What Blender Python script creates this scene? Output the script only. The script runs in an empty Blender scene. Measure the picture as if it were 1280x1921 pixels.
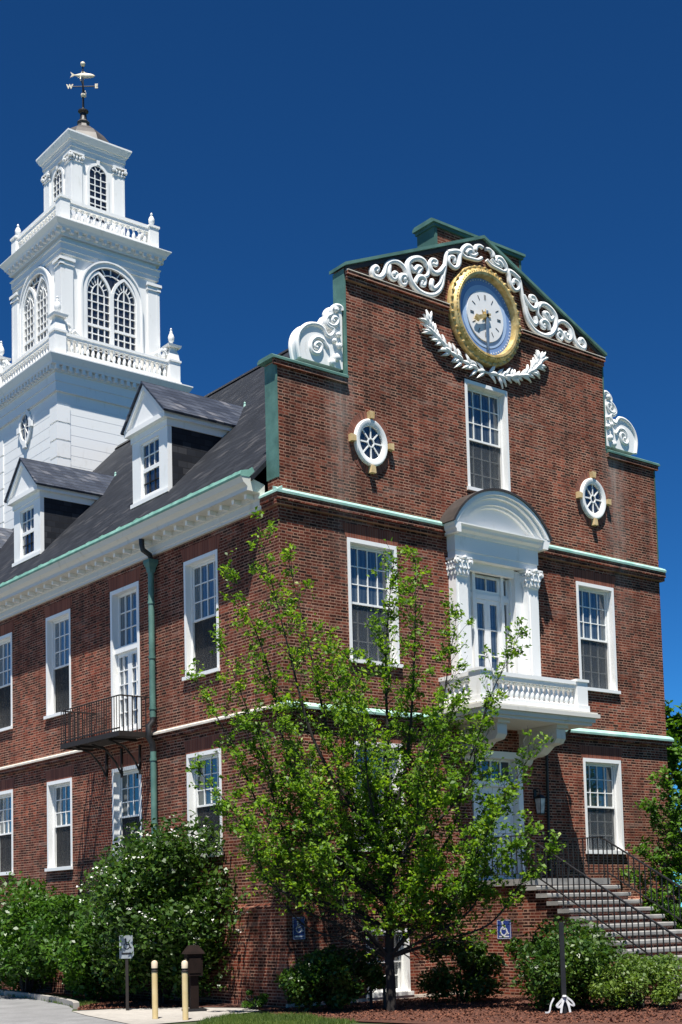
import bpy, bmesh, math, random
import numpy as np
from mathutils import Vector, Matrix
R = math.radians
scene = bpy.context.scene
C = scene.collection
# ------------------------------------------------------------------ camera
cam_d = bpy.data.cameras.new("camera"); cam = bpy.data.objects.new("camera", cam_d); C.objects.link(cam)
cam.matrix_world = Matrix(((0.7833351, -0.0325412, -0.6207473, -16.4905968),
                           (-0.6210849, -0.0816054, -0.7794832, -22.6722933),
                           (-0.025291, 0.9961333, -0.0841352, 1.8464624), (0, 0, 0, 1)))
cam_d.sensor_fit = 'HORIZONTAL'; cam_d.sensor_width = 36; cam_d.lens = 72.68
cam_d.shift_x = -0.0056; cam_d.shift_y = 0.4186
cam_d.clip_start = .1; cam_d.clip_end = 2000
scene.camera = cam
# ------------------------------------------------------------------ light
SUN = Vector((-.245, -.27, .931)).normalized()
EL = math.asin(SUN.z); AZ = math.atan2(SUN.x, SUN.y)
w = bpy.data.worlds.new("World"); scene.world = w; w.use_nodes = True
nt = w.node_tree; bg = nt.nodes['Background']
sky = nt.nodes.new('ShaderNodeTexSky'); sky.sky_type = 'NISHITA'; sky.sun_disc = False
sky.sun_elevation = EL; sky.sun_rotation = AZ % (2 * math.pi); sky.air_density = .75; sky.dust_density = 0.0; sky.ozone_density = 4.0; sky.altitude = 1500
tint = nt.nodes.new('ShaderNodeMix'); tint.data_type = 'RGBA'; tint.blend_type = 'MULTIPLY'; tint.inputs[0].default_value = 1
tint.inputs[7].default_value = (.1005, .292, .375, 1)
gam = nt.nodes.new('ShaderNodeGamma'); gam.inputs[1].default_value = 1.35
nt.links.new(sky.outputs[0], gam.inputs[0]); nt.links.new(gam.outputs[0], tint.inputs[6]); nt.links.new(tint.outputs[2], bg.inputs[0]); bg.inputs[1].default_value = .1
sd = bpy.data.lights.new("sun", 'SUN'); sd.energy = 5.0; sd.angle = R(.5); sd.color = (1, .955, .88)
so = bpy.data.objects.new("sun", sd); C.objects.link(so); so.rotation_euler = SUN.to_track_quat('Z', 'Y').to_euler()
scene.view_settings.view_transform = 'Standard'; scene.view_settings.look = 'None'
scene.view_settings.exposure = .86; scene.view_settings.gamma = 1
scene.render.engine = 'CYCLES'
scene.cycles.max_bounces = 6; scene.cycles.diffuse_bounces = 3; scene.cycles.glossy_bounces = 3
scene.cycles.transmission_bounces = 3; scene.cycles.transparent_max_bounces = 8
scene.cycles.use_denoising = True

# ------------------------------------------------------------------ materials
MATS = {}
class N:
    """small node-tree writer"""
    def __init__(s, name):
        s.m = bpy.data.materials.new(name); s.m.use_nodes = True; s.t = s.m.node_tree
        s.b = s.t.nodes['Principled BSDF']; s.o = s.t.nodes['Material Output']; MATS[name] = s.m
    def n(s, kind, **kw):
        q = s.t.nodes.new('ShaderNode' + kind)
        for k, v in kw.items(): setattr(q, k, v)
        return q
    def l(s, a, b): s.t.links.new(a, b)
    def math(s, op, a, b=None):
        q = s.n('Math', operation=op)
        for i, x in enumerate((a, b)):
            if x is None: continue
            if isinstance(x, (int, float)): q.inputs[i].default_value = x
            else: s.l(x, q.inputs[i])
        return q.outputs[0]
    def ramp(s, fac, stops, interp='LINEAR'):
        q = s.n('ValToRGB'); e = q.color_ramp.elements; q.color_ramp.interpolation = interp
        while len(e) < len(stops): e.new(.5)
        for i, (p, c) in enumerate(stops): e[i].position = p; e[i].color = (*c, 1) if len(c) == 3 else c
        s.l(fac, q.inputs[0]); return q.outputs[0]
    def mix(s, fac, a, b, blend='MIX'):
        q = s.n('Mix', data_type='RGBA', blend_type=blend)
        for i, x in ((0, fac), (6, a), (7, b)):
            if isinstance(x, (int, float)): q.inputs[i].default_value = x
            elif isinstance(x, tuple): q.inputs[i].default_value = (*x, 1)
            else: s.l(x, q.inputs[i])
        return q.outputs[2]
    def noise(s, vec, scale, detail=3, rough=.55):
        q = s.n('TexNoise'); q.inputs['Scale'].default_value = scale; q.inputs['Detail'].default_value = detail
        q.inputs['Roughness'].default_value = rough
        if vec is not None: s.l(vec, q.inputs['Vector'])
        return q.outputs[0]
    def pos(s): return s.n('NewGeometry').outputs['Position']
    def xyz(s, v):
        q = s.n('SeparateXYZ'); s.l(v, q.inputs[0]); return q.outputs
    def comb(s, x, y, z=0):
        q = s.n('CombineXYZ')
        for i, v in enumerate((x, y, z)):
            if isinstance(v, (int, float)): q.inputs[i].default_value = v
            else: s.l(v, q.inputs[i])
        return q.outputs[0]
    def bump(s, h, strength=.3, dist=.01):
        q = s.n('Bump'); q.inputs['Strength'].default_value = strength; q.inputs['Distance'].default_value = dist
        s.l(h, q.inputs['Height']); s.l(q.outputs[0], s.b.inputs['Normal'])
    def base(s, c):
        if isinstance(c, tuple): s.b.inputs['Base Color'].default_value = (*c, 1)
        else: s.l(c, s.b.inputs['Base Color'])
    def rough(s, r): s.b.inputs['Roughness'].default_value = r

def mat_plain(name, a, b, scale=3, rough=.6, metal=0, bump=0, detail=4, spec=.5):
    m = N(name); f = m.noise(m.pos(), scale, detail); m.base(m.ramp(f, [(.3, a), (.7, b)])); m.rough(rough)
    m.b.inputs['Metallic'].default_value = metal; m.b.inputs['Specular IOR Level'].default_value = spec
    if bump: m.bump(f, bump)
    return m.m

def mat_brick(name, stain=True):
    m = N(name); p = m.pos(); X, Y, Z = m.xyz(p)
    u = m.math('ADD', X, Y); RH, BW = .0655, .315          # Flemish bond: a long brick and a short one per period
    # a slow wobble keeps the courses from looking ruled
    wob = m.math('MULTIPLY', m.math('SUBTRACT', m.noise(p, .9, 2), .5), .03)
    zz = m.math('ADD', Z, wob)
    row = m.math('FLOOR', m.math('DIVIDE', zz, RH)); odd = m.math('MODULO', row, 2.0)
    uf = m.math('DIVIDE', m.math('ADD', u, m.math('MULTIPLY', odd, BW * .5)), BW)
    fu = m.math('FRACT', uf); short = m.math('GREATER_THAN', fu, .655)
    col = m.math('ADD', m.math('MULTIPLY', m.math('FLOOR', uf), 2.0), short)
    wn = m.n('TexWhiteNoise', noise_dimensions='2D'); m.l(m.comb(row, col), wn.inputs['Vector'])
    fr = m.math('FRACT', m.math('DIVIDE', zz, RH))
    joint = m.math('MAXIMUM', m.math('LESS_THAN', fu, .045), m.math('LESS_THAN', m.math('ABSOLUTE', m.math('SUBTRACT', fu, .675)), .022))
    mort = m.math('MAXIMUM', m.math('LESS_THAN', fr, .29), joint)
    brick = m.ramp(wn.outputs['Value'], [(0, (.020, .007, .005)), (.25, (.050, .012, .007)), (.5, (.095, .019, .010)),
                                         (.8, (.155, .033, .017)), (1, (.24, .072, .042))])
    grain = m.noise(p, 60, 2); brick = m.mix(.35, brick, m.ramp(grain, [(.3, (.4, .4, .4)), (.7, (1.35, 1.3, 1.3))]), 'MULTIPLY')
    big = m.noise(p, .55, 4, .6); brick = m.mix(1, brick, m.ramp(big, [(.3, (.62, .60, .60)), (.5, (1, 1, 1)), (.72, (1.4, 1.18, 1.05))]), 'MULTIPLY')
    mc = m.ramp(m.noise(p, 2.3, 4), [(.3, (.19, .095, .065)), (.7, (.44, .265, .19))])
    c = m.mix(mort, brick, mc)
    if stain:
        # lime run-off below the two parapet steps, and sooty patches
        def streak(x0, w_):
            dx = m.math('ABSOLUTE', m.math('SUBTRACT', X, x0)); a = m.math('SUBTRACT', 1.0, m.math('DIVIDE', dx, w_))
            a = m.math('MAXIMUM', a, 0.0)
            zt = m.math('MULTIPLY', m.math('LESS_THAN', Z, 13.6), m.math('MINIMUM', m.math('MAXIMUM', m.math('DIVIDE', m.math('SUBTRACT', Z, 8.4), 4.0), 0.0), 1.0))
            return m.math('MULTIPLY', a, zt)
        st = m.math('MAXIMUM', streak(1.72, .5), streak(10.72, .55))
        st = m.math('MULTIPLY', st, m.ramp(m.noise(m.comb(m.math('MULTIPLY', X, 5), 0, m.math('MULTIPLY', Z, .8)), 1.6, 4), [(.3, (.1,) * 3), (.65, (1,) * 3)]))
        c = m.mix(m.math('MULTIPLY', st, .75), c, (.30, .255, .225))
        soot = m.ramp(m.noise(m.comb(X, Y, m.math('MULTIPLY', Z, 1.7)), .75, 5, .65), [(.55, (0,) * 3), (.77, (.55,) * 3)])
        c = m.mix(soot, c, (.06, .04, .032))
        lime = m.ramp(m.noise(m.comb(m.math('MULTIPLY', u, .8), 3.0, m.math('MULTIPLY', Z, 7)), 1.1, 5, .7), [(.57, (0,) * 3), (.78, (.62,) * 3)])
        c = m.mix(lime, c, (.33, .25, .21))
    vo = m.n('TexVoronoi', voronoi_dimensions='2D'); vo.inputs['Scale'].default_value = .42; vo.inputs['Randomness'].default_value = .9
    m.l(m.comb(m.math('ADD', u, m.math('MULTIPLY', wob, 20)), m.math('MULTIPLY', Z, 1.3)), vo.inputs['Vector'])
    pr, pg, pb = m.xyz(vo.outputs['Color'])
    c = m.mix(1, c, m.ramp(pr, [(0, (.86, .82, .80)), (.5, (1, 1, 1)), (1, (1.16, 1.12, 1.08))]), 'MULTIPLY')
    stk = m.noise(m.comb(m.math('MULTIPLY', u, 4.5), 1.0, m.math('MULTIPLY', Z, .28)), 1.3, 4, .6)
    c = m.mix(1, c, m.ramp(stk, [(.32, (.74, .73, .73)), (.5, (1, 1, 1)), (.72, (1.14, 1.12, 1.1))]), 'MULTIPLY')
    m.base(c); m.rough(.9); m.b.inputs['Specular IOR Level'].default_value = .2
    m.bump(m.math('SUBTRACT', 1.0, mort), .6, .008)
    return m.m

def mat_soldier(name):   # bricks set on end over openings
    m = N(name); p = m.pos(); X, Y, Z = m.xyz(p); u = m.math('DIVIDE', m.math('ADD', X, Y), .07)
    wn = m.n('TexWhiteNoise', noise_dimensions='1D'); m.l(m.math('FLOOR', u), wn.inputs['W'])
    mort = m.math('LESS_THAN', m.math('FRACT', u), .13)
    c = m.ramp(wn.outputs['Value'], [(0, (.135, .032, .018)), (.5, (.20, .054, .028)), (1, (.25, .078, .042))])
    m.base(m.mix(mort, c, (.2, .12, .09))); m.rough(.9); return m.m

def mat_slate(name, rough=.55, k=1.0, ed=(.008, .009, .012), RH=.17, BW=.26):
    m = N(name); p = m.pos(); X, Y, Z = m.xyz(p)
    row = m.math('FLOOR', m.math('DIVIDE', Z, RH)); odd = m.math('MODULO', row, 2.0)
    uf = m.math('DIVIDE', m.math('ADD', m.math('ADD', X, Y), m.math('MULTIPLY', odd, BW * .5)), BW)
    wn = m.n('TexWhiteNoise', noise_dimensions='2D'); m.l(m.comb(row, m.math('FLOOR', uf)), wn.inputs['Vector'])
    edge = m.math('MAXIMUM', m.math('LESS_THAN', m.math('FRACT', m.math('DIVIDE', Z, RH)), .13), m.math('LESS_THAN', m.math('FRACT', uf), .05))
    c = m.ramp(wn.outputs['Value'], [(q, tuple(k * a for a in b_)) for q, b_ in [(0, (.010, .012, .017)), (.55, (.016, .019, .026)), (.9, (.024, .027, .034)), (1, (.05, .05, .054))]])
    c = m.mix(1, c, m.ramp(m.noise(p, 2.5, 5), [(.3, (.85, .85, .87)), (.7, (1.12, 1.12, 1.14))]), 'MULTIPLY')
    m.base(m.mix(edge, c, ed)); m.rough(rough); m.b.inputs['Specular IOR Level'].default_value = .25; m.bump(m.math('FRACT', m.math('DIVIDE', Z, RH)), .35, .008)
    return m.m

def mat_white(name, c=(.81, .81, .79), dirt=(.68, .67, .63), rough=.45):
    m = N(name); p = m.pos(); X, Y, Z = m.xyz(p)
    f = m.noise(m.comb(m.math('MULTIPLY', X, 3), m.math('MULTIPLY', Y, 3), Z), 1.5, 5, .65)
    m.base(m.ramp(f, [(.22, dirt), (.42, c), (1, c)])); m.rough(rough); return m.m

def mat_leaf(name, cols, trans=.45, rough=.5, tcol=(1.5, 1.6, .6)):
    m = N(name); g = m.n('NewGeometry'); c = m.ramp(g.outputs['Random Per Island'], [(i / (len(cols) - 1), q) for i, q in enumerate(cols)])
    big = m.noise(m.pos(), .9, 2); c = m.mix(1, c, m.ramp(big, [(.35, (.72, .78, .8)), (.65, (1.25, 1.15, 1.0))]), 'MULTIPLY')
    m.base(c); m.rough(rough); m.b.inputs['Specular IOR Level'].default_value = .35
    tr = m.n('BsdfTranslucent'); m.l(m.mix(1, c, tcol, 'MULTIPLY'), tr.inputs[0])
    ms = m.n('MixShader'); ms.inputs[0].default_value = trans; m.l(m.b.outputs[0], ms.inputs[1]); m.l(tr.outputs[0], ms.inputs[2])
    m.l(ms.outputs[0], m.o.inputs[0]); return m.m

def mat_glass(name, dark, light, refl=.16, folds=9.0):
    m = N(name); X, Y, Z = m.xyz(m.pos()); u = m.math('ADD', X, Y)
    wv = m.math('SINE', m.math('MULTIPLY', u, folds * 6.28)); nz = m.noise(m.comb(m.math('MULTIPLY', u, 5), 0, m.math('MULTIPLY', Z, .5)), 2.0, 3)
    rnd = m.math('MULTIPLY', m.math('SUBTRACT', m.n('ObjectInfo').outputs['Random'], .5), .34)
    f = m.math('ADD', m.math('ADD', m.math('MULTIPLY', wv, .14), nz), rnd)
    m.base(m.ramp(f, [(.3, dark), (.75, light)])); m.rough(.25); m.b.inputs['Specular IOR Level'].default_value = .3
    gl = m.n('BsdfGlossy'); gl.inputs['Roughness'].default_value = .03; gl.inputs['Color'].default_value = (.9, .95, 1, 1)
    fr = m.n('Fresnel'); fr.inputs[0].default_value = 1.5
    bn = m.n('Bump'); bn.inputs['Strength'].default_value = .05; bn.inputs['Distance'].default_value = .02
    m.l(m.noise(m.pos(), 2.5, 2), bn.inputs['Height']); m.l(bn.outputs[0], gl.inputs['Normal'])
    ms = m.n('MixShader'); m.l(m.math('ADD', fr.outputs[0], refl), ms.inputs[0]); m.l(m.b.outputs[0], ms.inputs[1]); m.l(gl.outputs[0], ms.inputs[2])
    m.l(ms.outputs[0], m.o.inputs[0]); return m.m

BRICK = mat_brick('red_brick'); SOLD = mat_soldier('orange_soldier_brick')
WHITE = mat_white('white_paint'); CREAM = mat_white('cream_paint', (.62, .60, .54), (.46, .43, .36))
LINE_STONE = mat_plain('pale_stone', (.5, .45, .38), (.68, .62, .54), 4, .8)
SLATE = mat_slate('roof_slate', .7, .95); SLATE_LIGHT = mat_slate('dormer_slate', .45, 3.0, (.016, .017, .02), .135, .24)
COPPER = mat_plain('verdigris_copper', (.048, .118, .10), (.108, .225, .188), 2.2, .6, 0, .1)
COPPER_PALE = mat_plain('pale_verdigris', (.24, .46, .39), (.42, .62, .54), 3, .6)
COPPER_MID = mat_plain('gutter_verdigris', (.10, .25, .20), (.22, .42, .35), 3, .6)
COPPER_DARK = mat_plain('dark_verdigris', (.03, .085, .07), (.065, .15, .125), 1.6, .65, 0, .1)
BROWN_METAL = mat_plain('brown_roof_metal', (.06, .045, .035), (.13, .105, .085), 2, .55)
DOME = mat_plain('dark_dome_metal', (.05, .043, .038), (.10, .088, .078), 2, .5)
LEAD = mat_plain('dark_lead', (.022, .018, .016), (.05, .04, .036), 3, .6)
GOLD = mat_plain('gold_leaf', (.42, .27, .07), (.78, .60, .28), 9, .45, .5)
PALEGOLD = mat_plain('pale_gilding', (.55, .48, .34), (.72, .66, .52), 6, .5)
GOLD_STONE = mat_plain('yellow_stone', (.45, .31, .13), (.66, .50, .27), 6, .7)
CLOCK_BLUE = mat_plain('clock_blue', (.13, .24, .50), (.19, .31, .57), 2, .45)
CLOCK_WHITE = mat_plain('clock_white', (.74, .74, .74), (.8, .8, .8), 3, .45)
HAND = mat_plain('steel_blue_hand', (.10, .16, .25), (.17, .24, .34), 3, .5)
IRON = mat_plain('black_iron', (.008, .008, .009), (.018, .017, .017), 8, .5)
RUST = mat_plain('brown_iron', (.010, .007, .006), (.018, .012, .009), 8, .7)
GLASS_BLUE = mat_glass('window_glass', (.030, .044, .055), (.105, .132, .152), .06)  # bluish base holds curtain tone and some of the mirrored sky
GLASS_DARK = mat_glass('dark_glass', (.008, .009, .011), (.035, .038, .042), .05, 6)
GLASS_GREEN = mat_glass('low_glass', (.010, .016, .014), (.050, .068, .060), .06, 4)  # greenish base colour stands in for trees mirrored in the panes
STONE = mat_plain('tread_stone', (.17, .165, .155), (.33, .32, .30), 3, .85, 0, .2)
BARK = mat_plain('bark', (.009, .008, .007), (.026, .021, .018), 14, .95, 0, .5)
YELLOW = mat_plain('yellow_post_paint', (.60, .45, .21), (.68, .54, .29), 5, .5)
CAPB = mat_plain('bollard_cap_cream', (.62, .48, .33), (.72, .6, .45), 5, .5)
BROWN = mat_plain('shaded_box_brown', (.010, .006, .005), (.018, .010, .008), 5, .9, 0, 0, 4, .15)  # box brown, with the shrub's shadow darkened into the colour
SIGN_BLUE = mat_plain('sign_blue', (.018, .05, .23), (.025, .06, .28), 5, .4)
SIGN_WHITE = mat_plain('sign_white', (.66, .70, .72), (.76, .78, .78), 5, .4)
SIGN_GREY = mat_plain('shaded_sign_white', (.22, .25, .27), (.30, .33, .35), 5, .5)  # white plate dimmed in its colour for the shade it stands in
LAMP_GLASS = mat_plain('lantern_glass', (.25, .26, .26), (.6, .6, .58), 9, .2)
DOORP = mat_white('door_paint', (.70, .74, .75), (.6, .63, .64))
RIBBON = mat_plain('white_ribbon', (.42, .42, .42), (.66, .66, .66), 12, .6)
LEAF_TREE = mat_leaf('young_tree_leaf', [(.042, .105, .012), (.09, .19, .018), (.148, .268, .024), (.225, .335, .034)], .42)
LEAF_DARK = mat_leaf('shrub_leaf', [(.018, .05, .010), (.035, .085, .014), (.055, .115, .02), (.075, .13, .028)], .25, .38)
LEAF_HEDGE = mat_leaf('hedge_leaf', [(.03, .085, .010), (.05, .125, .016), (.075, .155, .022)], .3, .4)
LEAF_RIGHT = mat_leaf('right_tree_leaf', [(.04, .105, .012), (.075, .17, .02), (.11, .22, .03)], .38)
LEAF_PALE = mat_leaf('pale_shrub_leaf', [(.06, .12, .022), (.10, .17, .035), (.14, .21, .055)], .3, .45)
PETAL = mat_plain('white_petal', (.72, .73, .66), (.8, .8, .76), 9, .6)
GRASSM = mat_leaf('grass_blade', [(.05, .10, .015), (.09, .15, .025), (.14, .18, .04)], .3, .6)

def mat_ground(name, cols, scale, rough=.95, bump=.3, detail=8):
    m = N(name); f = m.noise(m.pos(), scale, detail, .7); g = m.noise(m.pos(), scale * .06, 3)
    c = m.ramp(f, cols); c = m.mix(1, c, m.ramp(g, [(.3, (.8, .8, .8)), (.7, (1.15, 1.15, 1.15))]), 'MULTIPLY')
    m.base(c); m.rough(rough); m.bump(f, bump, .02); return m.m
LAWN = mat_ground('lawn_soil', [(.3, (.020, .030, .008)), (.55, (.036, .055, .013)), (.8, (.06, .075, .022))], 9)
ASPHALT = mat_ground('asphalt', [(.3, (.15, .15, .152)), (.6, (.205, .205, .207)), (.8, (.25, .25, .25))], 22, .9, .15)
CONCRETE = mat_ground('concrete', [(.3, (.27, .25, .225)), (.7, (.38, .355, .32))], 6, .9, .15)
MULCH = mat_ground('mulch', [(.35, (.022, .009, .006)), (.5, (.075, .025, .013)), (.65, (.14, .045, .023)), (.8, (.2, .085, .048))], 16, .95, .9)
PATCH = mat_plain('mulch_chip', (.06, .02, .010), (.20, .07, .036), 20, .9)

# ------------------------------------------------------------------ mesh helpers
class MB:
    def __init__(s): s.v = []; s.f = []
    def add(s, vs, fs):
        o = len(s.v); s.v += [tuple(p) for p in vs]; s.f += [tuple(i + o for i in f) for f in fs]; return s
    def box(s, x0, x1, y0, y1, z0, z1):
        return s.add([(x0, y0, z0), (x1, y0, z0), (x1, y1, z0), (x0, y1, z0), (x0, y0, z1), (x1, y0, z1), (x1, y1, z1), (x0, y1, z1)],
                     [(0, 3, 2, 1), (4, 5, 6, 7), (0, 1, 5, 4), (1, 2, 6, 5), (2, 3, 7, 6), (3, 0, 4, 7)])
    def frus(s, c, h0, z0, h1, z1):     # square frustum, half sizes h0 -> h1
        x, y = c
        return s.add([(x + a * h, y + b * h, z) for h, z in ((h0, z0), (h1, z1)) for a, b in ((-1, -1), (1, -1), (1, 1), (-1, 1))],
                     [(0, 3, 2, 1), (4, 5, 6, 7), (0, 1, 5, 4), (1, 2, 6, 5), (2, 3, 7, 6), (3, 0, 4, 7)])
    def prism(s, pts, fn, d0, d1):       # polygon pts (a,b); fn(a,b,d) -> xyz
        n = len(pts)
        area = sum(pts[i][0] * pts[(i + 1) % n][1] - pts[(i + 1) % n][0] * pts[i][1] for i in range(n))
        vs = [fn(a, b, d0) for a, b in pts] + [fn(a, b, d1) for a, b in pts]
        return s.add(vs, [tuple(range(n)), tuple(range(2 * n - 1, n - 1, -1))] + [(i, i + n, (i + 1) % n + n, (i + 1) % n) for i in range(n)])
    def lathe(s, prof, c, n=16, axis='z'):
        vs = []; fs = []
        for r, h in prof:
            for k in range(n):
                a = 2 * math.pi * k / n; p, q = r * math.cos(a), r * math.sin(a)
                vs.append((c[0] + p, c[1] + q, c[2] + h) if axis == 'z' else (c[0] + p, c[1] - h, c[2] + q) if axis == 'y' else (c[0] - h, c[1] + p, c[2] + q))
        m = len(prof)
        for i in range(m - 1):
            for k in range(n): fs.append((i * n + k, i * n + (k + 1) % n, (i + 1) * n + (k + 1) % n, (i + 1) * n + k))
        fs.append(tuple(range(n - 1, -1, -1))); fs.append(tuple(range((m - 1) * n, m * n)))
        return s.add(vs, fs)
    def tube(s, pts, r, n=6, up=None):
        pts = [Vector(p) for p in pts]; m = len(pts)
        rs = r if isinstance(r, (list, tuple)) else [r] * m
        vs = []; prev = None
        for i, p in enumerate(pts):
            t = (pts[min(i + 1, m - 1)] - pts[max(i - 1, 0)]); t = t.normalized() if t.length > 1e-9 else Vector((0, 0, 1))
            ref = prev if prev else (Vector((0, 0, 1)) if abs(t.z) < .9 else Vector((1, 0, 0)))
            a = t.cross(ref); a = a.normalized() if a.length > 1e-6 else t.orthogonal().normalized(); b = a.cross(t).normalized(); prev = b
            for k in range(n):
                g = 2 * math.pi * k / n; vs.append(p + (a * math.cos(g) + b * math.sin(g)) * rs[i])
        fs = [(i * n + k, i * n + (k + 1) % n, (i + 1) * n + (k + 1) % n, (i + 1) * n + k) for i in range(m - 1) for k in range(n)]
        fs += [tuple(range(n - 1, -1, -1)), tuple(range((m - 1) * n, m * n))]
        return s.add(vs, fs)
    def build(s, name, mat, parent=None, smooth=False):
        me = bpy.data.meshes.new(name); me.from_pydata(s.v, [], s.f); me.update()
        bm = bmesh.new(); bm.from_mesh(me); bmesh.ops.recalc_face_normals(bm, faces=bm.faces); bm.to_mesh(me); bm.free()
        me.materials.append(mat)
        if smooth:
            for p in me.polygons: p.use_smooth = True
            try: me.set_sharp_from_angle(angle=R(40))
            except Exception: pass
        o = bpy.data.objects.new(name, me); C.objects.link(o)
        if parent: o.parent = parent
        return o
def build_each(m, name, mat, parent=None, smooth=False, eps=.012):
    """one object per separate piece of the mesh (pieces whose boxes touch stay together)"""
    par = list(range(len(m.v)))
    def find(i):
        while par[i] != i: par[i] = par[par[i]]; i = par[i]
        return i
    for f in m.f:
        for i in f[1:]:
            a, b = find(f[0]), find(i)
            if a != b: par[b] = a
    isl = {}
    for i, p in enumerate(m.v):
        r_ = find(i); q = isl.setdefault(r_, [list(p), list(p)])
        for k in range(3): q[0][k] = min(q[0][k], p[k]); q[1][k] = max(q[1][k], p[k])
    keys = list(isl); grp = {k: k for k in keys}
    def g(k):
        while grp[k] != k: k = grp[k]
        return k
    for i, a in enumerate(keys):
        for b in keys[:i]:
            if all(isl[a][0][k] - eps <= isl[b][1][k] and isl[b][0][k] - eps <= isl[a][1][k] for k in range(3)): grp[g(a)] = g(b)
    out = []
    for k in keys:
        if g(k) != k: continue
        ids = [i for i in range(len(m.v)) if g(find(i)) == k]; mp = {v: j for j, v in enumerate(ids)}; q = MB()
        q.v = [m.v[i] for i in ids]; q.f = [tuple(mp[i] for i in f) for f in m.f if f[0] in mp]; out.append(q.build(name, mat, parent, smooth))
    return out
def obj_np(name, v, f, mat, parent=None):
    me = bpy.data.meshes.new(name); nf, k = f.shape
    me.vertices.add(len(v)); me.vertices.foreach_set('co', v.astype(np.float32).ravel())
    me.loops.add(nf * k); me.loops.foreach_set('vertex_index', f.astype(np.int32).ravel())
    me.polygons.add(nf); me.polygons.foreach_set('loop_start', (np.arange(nf) * k).astype(np.int32))
    me.update(); me.materials.append(mat)
    o = bpy.data.objects.new(name, me); C.objects.link(o)
    if parent: o.parent = parent
    return o
def empty(name, loc=(0, 0, 0), rz=0, parent=None):
    o = bpy.data.objects.new(name, None); C.objects.link(o); o.location = loc; o.rotation_euler = (0, 0, rz); o.empty_display_size = .3
    if parent: o.parent = parent
    return o
def tag(o, label=None, cat=None, group=None, kind=None):
    if label: o['label'] = label
    if cat: o['category'] = cat
    if group: o['group'] = group
    if kind: o['kind'] = kind
    return o
def copy_tree(o, parent=None):
    c = o.copy(); C.objects.link(c)
    if parent: c.parent = parent
    for ch in list(o.children): copy_tree(ch, c)
    return c
def mapXZ(a, b, d): return (a, d, b)          # a = x, b = z, d = y
def mapYZ(a, b, d): return (d, a, b)          # a = y, b = z, d = x
def cells(us, vs, inside, fn, d0, d1):
    """wall of given outline with openings: grid cells, thickness d0 -> d1"""
    us = sorted(set(us)); vs = sorted(set(vs)); m = MB(); nu, nv = len(us) - 1, len(vs) - 1
    ins = lambda i, j: 0 <= i < nu and 0 <= j < nv and inside((us[i] + us[i + 1]) / 2, (vs[j] + vs[j + 1]) / 2)
    for i in range(nu):
        for j in range(nv):
            if not ins(i, j): continue
            a0, a1, b0, b1 = us[i], us[i + 1], vs[j], vs[j + 1]
            m.add([fn(a0, b0, d0), fn(a1, b0, d0), fn(a1, b1, d0), fn(a0, b1, d0)], [(0, 1, 2, 3)])
            m.add([fn(a0, b0, d1), fn(a1, b0, d1), fn(a1, b1, d1), fn(a0, b1, d1)], [(3, 2, 1, 0)])
            if not ins(i - 1, j): m.add([fn(a0, b0, d0), fn(a0, b1, d0), fn(a0, b1, d1), fn(a0, b0, d1)], [(0, 1, 2, 3)])
            if not ins(i + 1, j): m.add([fn(a1, b0, d0), fn(a1, b1, d0), fn(a1, b1, d1), fn(a1, b0, d1)], [(3, 2, 1, 0)])
            if not ins(i, j - 1): m.add([fn(a0, b0, d0), fn(a1, b0, d0), fn(a1, b0, d1), fn(a0, b0, d1)], [(3, 2, 1, 0)])
            if not ins(i, j + 1): m.add([fn(a0, b1, d0), fn(a1, b1, d0), fn(a1, b1, d1), fn(a0, b1, d1)], [(0, 1, 2, 3)])
    # weld so that normals can be made consistent
    key = {}; remap = []; nvv = []
    for p in m.v:
        k = tuple(round(c, 5) for c in p)
        if k not in key: key[k] = len(nvv); nvv.append(p)
        remap.append(key[k])
    m.v = nvv; m.f = [tuple(remap[i] for i in f) for f in m.f]
    return m

# ------------------------------------------------------------------ dimensions
W = 12.34; XC = W / 2; LEN = 40.0
UC0, UC1 = 10.36, 10.73          # upper string course
LC0, LC1 = 5.98, 6.25            # lower string course
CAP = 13.45; PED = 15.95; XL, XR = 1.91, 10.43
Z2B, Z2T, Z1B, Z1T, Z3B, Z3T = 7.25, 9.94, 3.20, 5.52, 11.66, 14.30
WIN = 1.4
hall = empty('town_hall', (0, 0, 0))
tag(hall, 'red brick Georgian town hall with stepped gable and tall white wooden tower', 'building')

# ------------------------------------------------------------------ openings
fac = [(1.80, 3.20, Z2B, Z2T), (9.07, 10.47, Z2B, Z2T), (9.07, 10.47, Z1B, Z1T), (1.80, 3.20, Z1B, Z1T), (XC - .7, XC + .7, Z3B, Z3T),
       (5.35, 6.85, 7.0, 9.86), (5.28, 6.92, 2.5, 5.52), (1.95, 3.15, .12, 1.52)]
wy = [3.02, 6.46, 9.99, 13.5, 17.0, 20.5, 24.0]
wing = [(y - .7, y + .7, Z1B, Z1T) for y in wy] + [(y - .7, y + .7, Z2B if i != 1 else 6.36, Z2T) for i, y in enumerate(wy)]
hole = lambda L: (lambda u, v: any(a < u < b and c < v < d for a, b, c, d in L))
hf, hw = hole(fac), hole(wing)
def in_fac(x, z):
    if hf(x, z): return False
    if z > CAP and not XL < x < XR: return False
    return True
gw = cells([0, W, XL, XR] + [q for r in fac for q in r[:2]], [0, CAP, 16.0] + [q for r in fac for q in r[2:]], in_fac, mapXZ, 0, .36)
gw.prism([(XL, 16.0), (XR, 16.0), (XC, 17.86)], mapXZ, 0, .36)
gw.build('gable_wall', BRICK, hall)
cells([.361, LEN] + [q for r in wing for q in r[:2]], [0, 10.7] + [q for r in wing for q in r[2:]], lambda u, v: not hw(u, v), mapYZ, 0, .45).build('side_wall', BRICK, hall)
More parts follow.
